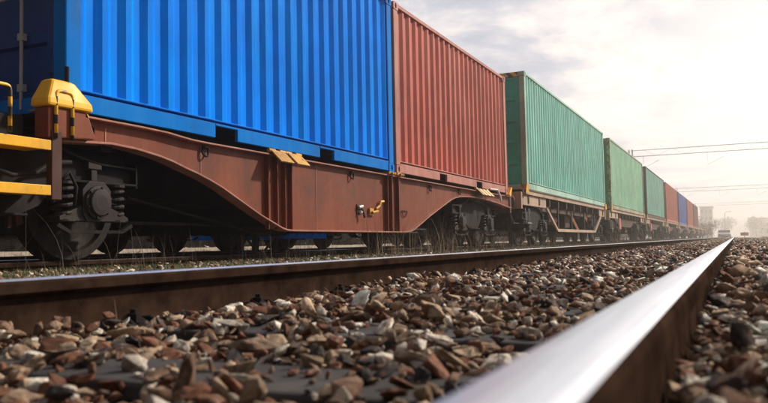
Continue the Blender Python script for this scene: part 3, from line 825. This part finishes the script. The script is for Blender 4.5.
for s_ in (10.02, 10.17, 10.42):
    rb = MB(); rb.prism([(4.53, 1.045), (4.584, 1.045), (4.584, .245), (4.53, .245)], 's', s_ - .007, s_ + .007); rb.build('web_stiffener', 'sole', w1)
rb = MB(); rb.prism([(10.44, 1.04), (10.62, 1.04), (10.44, .86)], 'L', 4.56, 4.572)
rb.build('web_stiffener', 'sole', w1)
for s_, z0 in ((5.83, .745), (8.02, .247), (4.62, .93), (12.0, .63)):
    sm = MB(); sm.box(s_ - .006, s_ + .006, 4.581, 4.584, z0, 1.043); sm.build('weld_seam', 'sole_edge', w1)
cn = MB(); cn.box(1.93, 3.949, 4.72, 4.74, .84, 1.06); cn.box(1.93, 3.949, 2 * LC - 4.74, 2 * LC - 4.72, .84, 1.06)
cn.box(2.0, 17.05, LC - .17, LC + .17, .55, 1.02)
for s_ in np.arange(3.6, 16.7, 1.05): cn.box(s_ - .06, s_ + .06, 4.60, 2 * LC - 4.60, .86, 1.02)
for s_ in (3.6, 14.5): cn.box(s_ - .25, s_ + .25, 4.60, 2 * LC - 4.60, .84, 1.03)
cn.build('underframe', 'black', w1)
for a_, c_ in ((16.70, 16.84), (1.8, 1.92)):
    hs = MB(); hs.box(a_, c_, 4.56, 2 * LC - 4.56, .70, 1.045); hs.build('headstock', 'brown_dk', w1, bevel=.008)
for L_ in (LC - .875, LC + .875):
    bf = MB(); bf.lathe((16.84, L_, RZ + 1.0), [(0, .11), (.02, .11), (.03, .085), (.34, .085), (.345, .07), (.50, .07), (.51, .17), (.535, .22), (.56, .225), (.575, .20)], 24, 's')
    auto_smooth(bf.build('buffer', 'brown_dk', w1), 30)
bogie(w1, 3.68, LC); bogie(w1, 14.47, LC)
# tie-down rings
def ring(parent, s_, z_, L_=4.575, r_=.045, mat='black'):
    q = MB(); pts = [V(s_ + r_ * math.cos(t), L_ - .012 - .02 * math.sin(t) ** 2, z_ - r_ * .9 + r_ * math.sin(t)) for t in np.linspace(0, 2 * math.pi, 17)[:-1]]
    q.tube(pts, .0095, 8, closed=True); q.box(s_ - .02, s_ + .02, L_ - .026, L_ + .01, z_ - .016, z_ + .016)
    return q.build('tie_ring', mat, parent, smooth=False)
for s_, z_ in ((4.43, 1.03), (5.87, 1.015), (8.94, 1.01), (11.79, 1.005), (13.27, 1.02)): ring(w1, s_, z_)
# flap pair with hinges
def flap(parent, s_, w_, mat):
    q = MB(); q.prism([(4.525, 1.095), (4.512, 1.108), (4.375, .975), (4.388, .962)], 's', s_, s_ + w_)
    f = q.build('flap', mat, parent, bevel=.004)
    h = MB(); h.tube([V(s_ - .03, 4.525, 1.10), V(s_ + .09, 4.525, 1.10)], .022, 10); h.tube([V(s_ + w_ - .09, 4.525, 1.10), V(s_ + w_ + .03, 4.525, 1.10)], .022, 10)
    h.build('hinge', mat, f); return f
flap(w1, 6.93, .27, 'yellow_worn'); flap(w1, 7.27, .27, 'yellow_worn')
f = flap(w1, 14.15, .75, 'hazard')
q = MB(); q.tube([V(15.0, 4.50, 1.13), V(15.2, 4.40, 1.12), V(15.26, 4.36, .98), V(15.28, 4.36, .90)], .022, 8); q.build('handle', 'white', w1)
# twist lock pedestals between the boxes and at the end
def twist(s_, L_=4.50, mat='yellow_worn', z0=1.062):
    q = MB(); q.box(s_ - .09, s_ + .09, L_ - .012, L_ + .15, z0 + .002, z0 + .044); q.box(s_ - .05, s_ + .05, L_ - .05, L_ - .013, z0 + .0, z0 + .035)
    q.lathe((s_ + .03, L_ - .06, z0 + .018), [(0, .022), (.05, .022)], 10, 'L')
    return q.build('twist_lock', mat, w1, bevel=.008)
for s_ in (10.08, 10.38, 4.26, 16.28): twist(s_)
q = MB(); q.prism([(16.42, 1.062), (16.62, 1.062), (16.72, 1.26), (16.66, 1.27)], 'L', 4.50, 4.60); q.build('guide_lug', 'yellow', w1, bevel=.006)
# small valve handles on the web
q = MB(); q.box(9.10, 9.24, 4.57, 4.584, .47, .60); q.tube([V(9.2, 4.56, .56), V(9.2, 4.53, .50), V(9.22, 4.52, .42)], .016, 8); q.build('valve', 'brown_dk', w1)
q = MB(); q.tube([V(9.12, 4.555, .56), V(9.20, 4.54, .575)], .02, 8); q.tube([V(9.14, 4.545, .50), V(9.17, 4.545, .49)], .02, 8); q.build('valve_handle', 'white', w1)
q = MB(); q.box(9.46, 9.58, 4.555, 4.584, .46, .56); q.tube([V(9.5, 4.54, .50), V(9.66, 4.53, .52)], .018, 8); q.build('valve', 'yellow_worn', w1)
q = MB(); q.tube([V(9.68, 4.565, .56), V(9.76, 4.55, .60), V(9.80, 4.55, .66), V(9.90, 4.55, .67)], .017, 8); q.build('lever', 'yellow', w1)
q = MB(); pts = [V(10.70 + .10 * math.cos(t), 4.57, .53 + .045 * math.sin(t) + .02 * math.cos(2 * t)) for t in np.linspace(0, 2 * math.pi, 15)[:-1]]
q.tube(pts, .006, 6, closed=True); q.tube([V(10.60, 4.57, .53), V(10.48, 4.57, .50)], .006, 6); q.build('wire_loop', 'black', w1)
# left end platform: bracket, yellow cap, steps, hand rails, hand wheel
q = MB(); q.prism([(3.93, 1.105), (4.30, 1.105), (4.375, .93), (4.37, .905), (3.93, .875)], 'L', 4.44, 4.582); q.build('end_bracket', 'sole', w1, bevel=.012)
# merged silhouette as one welded cap
q = MB(); lv = [(1.108, 3.90, 4.335, 4.41, 4.60), (1.165, 3.905, 4.325, 4.415, 4.595), (1.30, 3.96, 4.185, 4.44, 4.56), (1.318, 3.98, 4.15, 4.46, 4.55)]
vs = []; fs = []
for z_, a_, b_, c_, d_ in lv: vs += [V(a_, c_, z_), V(b_, c_, z_), V(b_, d_, z_), V(a_, d_, z_)]
for i in range(3):
    for k in range(4): fs.append((4 * i + k, 4 * i + (k + 1) % 4, 4 * i + 4 + (k + 1) % 4, 4 * i + 4 + k))
fs += [(0, 1, 2, 3), (12, 15, 14, 13)]
q.add(vs, fs); q.build('end_cap', 'yellow', w1, bevel=.022)
q = MB(); q.box(3.955, 4.045, 4.43, 4.49, .43, .93); q.build('step_post', 'brown_dk', w1, bevel=.005)
for z0, z1 in ((.785, .857), (.460, .532)):
    q = MB(); q.box(3.25, 3.954, 4.435, 4.462, z0, z1); q.box(3.25, 3.954, 4.463, 4.70, z0 + .012, z0 + .03)
    q.build('step', 'yellow', w1, bevel=.004)
q = MB(); q.box(3.16, 3.249, 4.43, 4.49, .43, .93); q.build('step_post', 'brown_dk', w1, bevel=.005)
def handrail(s0, s1, L_, z0, z1):
    q = MB(); r_ = .035
    pts = [V(s0, L_, z0), V(s0, L_, z1 - r_)] + [V(s0 + r_ - r_ * math.cos(t), L_, z1 - r_ + r_ * math.sin(t)) for t in (.5, 1.0, 1.5)] + [V(s1 - r_ + r_ * math.sin(t), L_, z1 - r_ + r_ * math.cos(t)) for t in (.07, .57, 1.07)] + [V(s1, L_, z1 - r_), V(s1, L_, z0)]
    q.tube(pts, .0135, 10); return q.build('handrail', 'hazard_rail', w1, smooth=True)
handrail(3.985, 4.135, 4.425, .875, 1.225); handrail(3.42, 3.60, 4.425, .875, 1.19)
q = MB()
pts = [V(3.72 + .24 * math.cos(t), 4.74, .70 + .24 * math.sin(t)) for t in np.linspace(0, 2 * math.pi, 33)[:-1]]
q.tube(pts, .016, 8, closed=True)
for k in range(5): q.tube([V(3.72, 4.76, .70), V(3.72 + .24 * math.cos(k * 1.2566 + .2), 4.74, .70 + .24 * math.sin(k * 1.2566 + .2))], .011, 6)
q.lathe((3.72, 4.73, .70), [(0, .035), (.25, .035)], 12, 'L'); q.build('hand_wheel', 'grime_shade_lt', w1, smooth=False)
q = MB(); q.tube([V(3.5, 4.60, .66), V(3.75, 4.58, .60), V(3.95, 4.58, .63), V(4.1, 4.60, .72), V(4.3, 4.62, .74)], .018, 8)
q.tube([V(4.15, 4.60, .55), V(4.25, 4.58, .66), V(4.32, 4.58, .55), V(4.30, 4.58, .40)], .014, 8); q.build('brake_hose', 'black', w1, smooth=True)
q = MB(); q.lathe((4.6, 4.95, .80), [(-.5, .11), (-.45, .14), (.45, .14), (.5, .11)], 16, 's'); q.build('air_tank', 'black', w1)
q = MB(); q.tube([V(4.125, 4.47, 1.30), V(4.125, 4.47, 1.43)], .016, 8); q.build('pin', 'black', w1)
# long pipes low under the belly
q = MB(); q.tube([V(5.2, 5.0, .30), V(13.0, 5.0, .30)], .018, 6); q.tube([V(5.2, 4.9, .52), V(7.2, 4.9, .22), V(12, 4.9, .24)], .014, 6); q.build('brake_rod', 'black', w1)

# ------------------------------------------------------------------ wagons for the long containers
def long_wagon(s0, label, truss=True, detail=True):
    s1 = s0 + 12.95; zf = 1.19
    r = empty('container_wagon', (s0 + 6.5, LC, RZ), label, 'wagon', 'wagons of the container train')
    la, lb = 4.54, 2 * LC - 4.54
    b = MB()
    for lo, hi_ in ((la, la + .02), (lb - .02, lb)): b.box(s0 + .15, s1 - .1, lo, hi_, zf, zf + .105)
    b.box(s0 + .15, s1 - .1, la - .03, la + .06, zf + .106, zf + .116)
    b.build('edge_sill', 'beige', r, bevel=.004)
    b = MB()
    for L0 in (LC - .95, LC + .89):
        b.box(s0 + .15, s1 - .12, L0, L0 + .06, .86, zf - .003)
    b.box(s0 + .1, s1 - .1, LC - .15, LC + .15, .6, 1.0)
    for s_ in np.arange(s0 + .8, s1 - .5, 1.16): b.box(s_ - .05, s_ + .05, la + .03, lb - .03, .98, zf - .003)
    b.build('underframe', 'brown_dk', r)
    for a_, c_ in ((s0, s0 + .12), (s1 - .12, s1)):
        b = MB(); b.box(a_, c_, la + .02, lb - .02, .83, zf + .04); b.build('headstock', 'beige', r, bevel=.008)
    for a_, c_ in ((s0 + .13, s0 + 2.75), (s1 - 1.3, s1 - .13)):
        b = MB(); b.box(a_, c_, la + .05, la + .12, .93, zf - .002); b.build('outrigger', 'beige', r, bevel=.008)
    for u in (s0 + .2, s1 - .45):
        q = MB(); q.prism([(u, zf + .02), (u + .32, zf + .02), (u + .22, zf + .24), (u + .10, zf + .24)], 'L', la - .055, la - .035); q.box(u, u + .3, la - .034, la + .1, zf + .117, zf + .125); q.build('guide_lug', 'yellow', r)
    for L_ in (LC - .875, LC + .875):
        for e, dr in ((s0, -1), (s1, 1)):
            bf = MB(); bf.lathe((e, L_, RZ + 1.0), [(0, .11), (dr * .02, .11), (dr * .03, .085), (dr * .34, .085), (dr * .345, .07), (dr * .46, .07), (dr * .47, .17), (dr * .50, .22), (dr * .515, .2)], 16, 's')
            bf.build('buffer', 'brown_dk', r)
    if truss:
        for lo in (la + .02, lb - .08):
            b = MB(); th = .085
            pts = [(s0 + 2.75, .93), (s0 + 4.1, .345), (s0 + 10.5, .345), (s0 + 11.9, .93)]
            for (p, q_) in zip(pts, pts[1:]):
                d = math.hypot(q_[0] - p[0], q_[1] - p[1]); nx, nz = -(q_[1] - p[1]) / d * th / 2, (q_[0] - p[0]) / d * th / 2
                e_ = .03 * (q_[0] - p[0]) / d, .03 * (q_[1] - p[1]) / d
                b.prism([(p[0] + nx, p[1] + nz), (q_[0] + nx, q_[1] + nz), (q_[0] - nx, q_[1] - nz), (p[0] - nx, p[1] - nz)], 'L', lo + .002 * pts.index(p), lo + .05 + .002 * pts.index(p))
            b.build('truss_bar', 'beige', r, bevel=.004)
            for s_ in (s0 + 4.2, s0 + 6.2, s0 + 8.4, s0 + 10.4):
                b = MB(); b.box(s_ - .035, s_ + .035, lo + .01, lo + .05, .39, .97); b.build('truss_post', 'brown_dk', r)
        for a_ in (s0 + 6.6, s0 + 9.2):
            b = MB(); b.prism([(a_, .85), (a_ + .45, .85), (a_ + 1.6, .40), (a_ + 1.15, .40)], 'L', 4.72, 4.74); b.build('side_plate', 'sole', r)
        b = MB(); b.lathe((s0 + 5.2, 5.1, .68), [(-.6, .12), (-.55, .17), (.55, .17), (.6, .12)], 14, 's'); b.build('air_tank', 'brown_dk', r)
        b = MB(); b.box(s0 + 7.2, s0 + 8.0, 5.0, 5.4, .45, .85); b.build('brake_cylinder', 'brown_dk', r, bevel=.02)
    else:
        b = MB(); b.prism([(s0 + 3.4, .86), (s0 + 4.4, .62), (s0 + 8.6, .62), (s0 + 9.6, .86)], 'L', 4.76, 4.79); b.build('belly_web', 'brown_dk', r)
        b = MB(); b.box(s0 + 3.2, s0 + 3.75, 4.60, 4.63, .50, .98); b.build('side_plate', 'brick', r)
        b = MB(); b.lathe((s0 + 6.0, 5.1, .55), [(-.6, .12), (-.55, .17), (.55, .17), (.6, .12)], 12, 's'); b.box(s0 + 7.4, s0 + 8.2, 4.9, 5.3, .38, .62); b.build('brake_gear', 'brown_dk', r)
    q = MB(); q.tube([V(s0 + .5, 4.60, .86), V(s0 + .5, 4.58, .50), V(s0 + .85, 4.58, .50), V(s0 + .85, 4.60, .86)], .016, 6); q.box(s0 + .46, s0 + .89, 4.53, 4.65, .49, .505); q.build('step', 'zinc', r)
    bogie(r, s0 + 1.75, LC, detail); bogie(r, s1 - 1.75, LC, False)
    return r
names = ['flat wagon with pale truss bars under the long teal green container', 'flat wagon under the mint green container, small red plate below', 'flat wagon under the faded aqua green container', 'dark flat wagon under the first distant red container',
         'dark flat wagon under the distant dull blue container', 'dark flat wagon under the red container beyond the dull blue one', 'dark flat wagon under the farthest maroon container']
wt = long_wagon(17.72, names[0], True, True)
wp = long_wagon(31.64, names[1], False, False)
for i in range(2, 7):
    c = copy_tree(wp); c.location.y = wp.location.y + 13.9 * (i - 1); c['label'] = names[i]
for i, nm in ((7, 'empty dark flat wagon just beyond the farthest container'), (8, 'empty dark flat wagon at the far end of the train')):
    c = copy_tree(wp); c.location.y = wp.location.y + 13.9 * (i - 1); c['label'] = nm
# step irons hanging at the wagon gap
q = MB(); q.tube([V(16.78, 4.60, .84), V(16.80, 4.56, .47)], .02, 8); q.box(16.74, 17.25, 4.50, 4.62, .462, .480); q.tube([V(17.2, 4.6, .47), V(17.05, 4.7, .80)], .014, 6); q.build('end_step', 'grime_shade_lt', w1)

# ------------------------------------------------------------------ the track beyond: hopper wagons
def hopper(s0, s1, label, mat, low, group='wagons on the track beyond'):
    r = empty('hopper_wagon', ((s0 + s1) / 2, LC3, RZ), label, 'wagon', group)
    l0, l1 = LC3 - 1.35, LC3 + 1.35
    b = MB(); b.prism([(l0 + .25, 1.0), (l1 - .25, 1.0), (l1, 1.25), (l1, 2.35), (l0, 2.35), (l0, 1.25)], 's', s0 + .3, s1 - .3)
    for s_ in np.arange(s0 + .5, s1 - .4, 1.15): b.box(s_ - .05, s_ + .05, l0 - .06, l0 - .001, 1.25, 2.35)
    b.build('body', mat, r)
    if low:
        b = MB(); b.box(low[0], low[1], l0 + .02, l1 - .02, .285, .998)
        for s_ in np.arange(low[0] + .15, low[1], .45): b.box(s_ - .03, s_ + .03, l0 - .01, l0 + .019, .30, .99)
        b.build('hopper_chute', mat, r)
    for a_ in (-.9, .8):
        b = MB(); b.box(s0, s1, LC3 + a_, LC3 + a_ + .1, .75, 1.0); b.build('sill', 'black', r)
    bogie(r, s0 + 1.9 if mat == 'black' else s0 + 4.1, LC3, False); bogie(r, s1 - 1.75, LC3, False)
    return r
hopper(-1.0, 13.95, 'black hopper wagon seen through the gap under the container train frame', 'black', (2.9, 10.6))
h2 = hopper(14.35, 26.0, 'dark wagon with a bright blue chute on the track beyond the train', 'black', None)
q = MB(); q.box(14.45, 16.3, LC3 - 1.30, LC3 + 1.30, .22, .998)
for s_ in np.arange(14.6, 16.25, .35): q.box(s_ - .025, s_ + .025, LC3 - 1.33, LC3 - 1.301, .30, .99)
q.build('hopper_chute', 'blue', h2)
hopper(26.4, 38, 'black hopper wagon on the far track, beyond the blue chute', 'black', (30.5, 33.5))
q = MB(); rr_ = empty('track_barrier', (12.9, 8.2, -.2), 'low post and rail barrier with diagonal braces behind the train', 'barrier')
for s_ in (11.9, 12.4, 13.1):
    q = MB(); q.box(s_ - .05, s_ + .05, 8.4, 8.5, -.22, .34); q.build('post', 'grime_shade_lt', rr_)
q = MB(); q.tube([V(11.9, 8.38, .30), V(12.4, 8.38, -.1)], .018, 6); q.tube([V(13.1, 8.38, .32), V(12.5, 8.38, -.1)], .026, 6); q.tube([V(9.5, 8.37, .33), V(15, 8.37, .33)], .014, 6); q.build('brace', 'grime_shade_lt', rr_)

# ------------------------------------------------------------------ catenary portals, masts, vehicle, buildings, trees
def gantry(s_, z_, label, lL, lR):
    r = empty('catenary_portal', (s_, (lL + lR) / 2, -.24), label, 'portal', 'overhead line portals')
    for L_ in (lL, lR):
        b = MB()
        for ds in (-.16, .16):
            for dl in (-.13, .13): b.box(s_ + ds - .03, s_ + ds + .03, L_ + dl - .03, L_ + dl + .03, -.3, z_ + .1)
        for k in range(14):
            z0 = -.2 + k * (z_ / 14); sg = 1 if k % 2 else -1
            b.tube([V(s_ - sg * .16, L_ - .13, z0), V(s_ + sg * .16, L_ - .13, z0 + z_ / 14)], .015, 4); b.tube([V(s_ - sg * .16, L_ + .13, z0), V(s_ + sg * .16, L_ + .13, z0 + z_ / 14)], .015, 4)
        b.build('mast', 'zinc', r)
    b = MB()
    for z0 in (z_, z_ - .5):
        for ds in (-.16, .16): b.box(s_ + ds - .011, s_ + ds + .011, lR, lL, z0 - .011, z0 + .011)
    n_ = int((lL - lR) / 1.1)
    for k in range(n_):
        a_ = lR + k * 1.1; b.tube([V(s_, a_, z_ - (.5 if k % 2 else 0)), V(s_, a_ + 1.1, z_ - (0 if k % 2 else .5))], .007, 4)
    b.build('beam', 'zinc', r)
    b = MB()
    for lt in (LC, LB, -4.0):
        b.tube([V(s_, lt + .9, z_ - .5), V(s_, lt + .9, z_ - 1.5), V(s_, lt - .3, z_ - .9)], .014, 5)
    b.build('registration_arm', 'zinc', r)
    return r
gantry(66, 7.35, 'nearer lattice portal crossing above the tracks behind the green containers', 7.6, -11)
gantry(120, 7.3, 'second lattice portal farther along the tracks in the haze', 7.6, -12)
gantry(178, 7.3, 'third lattice portal, faintest in the haze', 7.6, -12)

r = empty('parked_car', (98, 1.1, -.02), 'white car standing far off where the rails meet the horizon', 'car')
b = MB(); b.prism([(96.3, .0), (96.3, .38), (96.5, .55), (97.4, .66), (98.1, 1.08), (99.4, 1.14), (100.2, .95), (100.5, .62), (100.5, .0)], 'L', .22, 1.98); b.build('body', 'white', r, bevel=.07)
b = MB(); b.prism([(97.40, .70), (98.05, 1.06), (98.02, 1.08), (97.36, .72)], 'L', .34, 1.86); b.build('windscreen', 'glass', r)
for L_ in (.45, 1.75):
    b = MB(); b.lathe((96.27, L_, .36), [(0, .08), (.05, .10)], 14, 's'); b.build('headlight', 'zinc', r)
for s_ in (97.1, 99.7):
    for L_ in (.20, 1.80):
        b = MB(); b.lathe((s_, L_, .06), [(0, .29), (.2, .29)], 18, 'L'); b.build('wheel', 'black', r)
b = MB(); b.box(96.24, 96.29, .6, 1.6, .06, .2); b.build('grille', 'black', r)
r.location.y += 26
r.location.x -= .3
def low_signal(s_, L_, label, mat):
    r = empty('track_sign', (s_, L_, -.24), label, 'sign')
    b = MB(); b.tube([V(s_, L_, -.24), V(s_, L_, .6)], .03, 8); b.build('post', 'zinc', r)
    b = MB(); b.box(s_ - .03, s_ - .01, L_ - .4, L_ + .4, .15, .5); b.build('board', mat, r, bevel=.01)
low_signal(92, -.95, 'small yellow trackside board right of the distant white car', 'orange')
for i, (s_, L_, h_, lb) in enumerate(((235, 2.4, 6.5, 'slim lamp post rising beyond the white car'), (250, -16.5, 10, 'slim lamp post standing right of the track in the haze'))):
    r = empty('lamp_post', (s_, L_, -.24), lb, 'lamp post', 'distant lamp posts')
    b = MB(); b.tube([V(s_, L_, -.24), V(s_, L_, h_), V(s_, L_ - .3, h_ + .5), V(s_, L_ - 1.2, h_ + .6)], [.12, .08, .06, .05], 8); b.build('pole', 'zinc', r)
    b = MB(); b.box(s_ - .15, s_ + .15, L_ - 1.8, L_ - 1.1, h_ + .53, h_ + .67); b.build('lamp_head', 'zinc', r)

def building(s0, s1, L0, L1, h, label, nx, nz):
    r = empty('building', ((s0 + s1) / 2, (L0 + L1) / 2, -.25), label, 'building')
    b = MB(); b.box(s0, s1, L0, L1, -.3, h); b.build('wall', 'wall_pale', r)
    b = MB(); b.box(s0 - .3, s1 + .3, L0 - .3, L1 + .3, h + .002, h + .35); b.build('roof', 'concrete', r)
    for i in range(nx):
        for k in range(nz):
            w = (L1 - L0) / nx; z0 = 1.0 + k * (h - 1) / nz
            b = MB(); b.box(s0 - .03, s0 - .005, L0 + w * (i + .25), L0 + w * (i + .75), z0 + .5, z0 + 1.9); b.build('window', 'glass', r)
building(360, 375, 8.5, 13.5, 13, 'tall narrow pale block in the haze beyond the train end', 3, 4)
building(480, 520, -30, -8, 10, 'long low pale building in the haze straight over the near rail', 6, 2)
building(560, 580, -60, -38, 13, 'broad pale block at the right edge of the haze', 6, 4)

def tree(s_, L_, h_, cr, label, group, name='tree', n_leaf=1500, cols=((.07, .085, .03), (.10, .11, .045), (.14, .12, .06)), lf=(.018, .04), low=0.05):
    r = empty(name, (s_, L_, -.25), label, 'tree' if name == 'tree' else 'bush', group)
    rr = random.Random(int(s_ * 13 + L_ * 7))
    b = MB(); th = h_ * .45 if name == 'tree' else h_ * .2
    b.tube([V(s_, L_, -.3), V(s_ + .1, L_ + .05, th * .6), V(s_, L_ + .15, th * 1.3)], [h_ * .03, h_ * .022, h_ * .012], 7)
    lobes = []
    for k in range(9):
        a_ = rr.uniform(0, 6.28); ro = rr.uniform(.15, .75) * cr; zz = th + rr.uniform(low, .85) * (h_ - th)
        p = V(s_ + ro * math.cos(a_), L_ + ro * math.sin(a_), zz); lobes.append((p, rr.uniform(.3, .52) * cr))
        b.tube([V(s_, L_ + .1, th * .8), (V(s_, L_, th) + p) / 2, p], [h_ * .013, h_ * .008, h_ * .003], 5)
    b.build('trunk', 'bark', r)
    VV = []; CC = []
    org = V(s_, L_, -.25)
    for k in range(n_leaf):
        p, rad = lobes[rr.randrange(len(lobes))]
        d = Vector((rr.gauss(0, 1), rr.gauss(0, 1), rr.gauss(0, .8))).normalized() * rad * rr.uniform(.5, 1.1)
        c = p + d; u = Vector((rr.gauss(0, 1), rr.gauss(0, 1), rr.gauss(0, 1))).normalized(); w = u.cross(Vector((rr.gauss(0, 1), rr.gauss(0, 1), rr.gauss(0, 1)))).normalized(); z_ = h_ * rr.uniform(*lf)
        VV += [c + u * z_, c + w * z_ * .7, c - u * z_, c - w * z_ * .7]; cc = cols[rr.randrange(len(cols))]; CC.append(cc)
    arr = np.array([tuple(v - org) for v in VV]); q = np.arange(len(arr)).reshape(-1, 4)
    o = mesh_from_arrays('crown', arr, q, np.array(CC), 'leaf'); o.parent = r
    return r
TG = 'distant trees along the line'
for (s_, L_, h_, cr) in [(a * 1.5, b_ * 1.5, min(12.5, c_ * 1.25), d_ * 1.3) for a, b_, c_, d_ in ((230, 12, 9, 4.5), (250, 7, 8, 4), (215, -13, 8, 4), (240, -20, 9, 5), (190, -22, 7, 4), (260, -6, 7, 4), (280, -33, 10, 5), (170, -30, 8, 4.5), (300, 3, 8, 4))]:
    tree(s_, L_, h_, cr, 'hazy tree on the horizon near the vanishing point of the tracks', TG)
for (s_, L_, h_, cr) in ((150, 4.5, 2.6, 2.2), (158, 6.0, 3.0, 2.4), (168, 4.2, 2.4, 2.0), (140, -6, 1.8, 2), (120, -8.5, 1.6, 1.8)):
    tree(s_, L_, h_, cr, 'low brown bush beside the track in the distance', 'distant trackside bushes', 'bush', 900, ((.16, .11, .07), (.2, .13, .08), (.10, .08, .05)))

for i in range(26):  # added bushes, blackened to block sky and pass for shade under the train
    rr = random.Random(i)
    o = tree(2 + i * 2.6 + rr.uniform(-.5, .5), 24 + rr.uniform(-1.2, 1.2), rr.uniform(2.6, 3.6), 2.4, 'added dark bush in the backdrop row far behind the train', 'backdrop bushes added behind the train', 'bush', 2600, ((.016, .018, .012), (.022, .022, .014), (.028, .022, .016)), (.04, .08), -.2)
for i in range(28):  # added row carried on to close bright gaps between the farther wheels
    rr = random.Random(90 + i)
    tree(71 + i * 5.0 + rr.uniform(-1, 1), 25 + rr.uniform(-1.5, 1.5), rr.uniform(3.4, 5.2), 3.9, 'added dark bush in the backdrop row far behind the train', 'backdrop bushes added behind the train', 'bush', 1500, ((.020, .023, .014), (.03, .03, .018), (.04, .032, .02)), (.04, .08), -.2)
# ------------------------------------------------------------------ haze
hz = MB(); hz.box(-1160, 1160, -1160, 1160, -1.3, 14)
mh = bpy.data.materials.new('haze_volume'); mh.use_nodes = True
nt = mh.node_tree; nt.nodes.clear()
pv = nt.nodes.new('ShaderNodeVolumePrincipled'); pv.inputs['Density'].default_value = 0.0029
pv.inputs['Color'].default_value = (1.0, 0.95, 0.89, 1); pv.inputs['Anisotropy'].default_value = 0.82
ou = nt.nodes.new('ShaderNodeOutputMaterial'); nt.links.new(pv.outputs[0], ou.inputs['Volume'])
tag(hz.build('haze', mh), 'warm pale haze over the far end of the line', 'haze', kind='stuff')
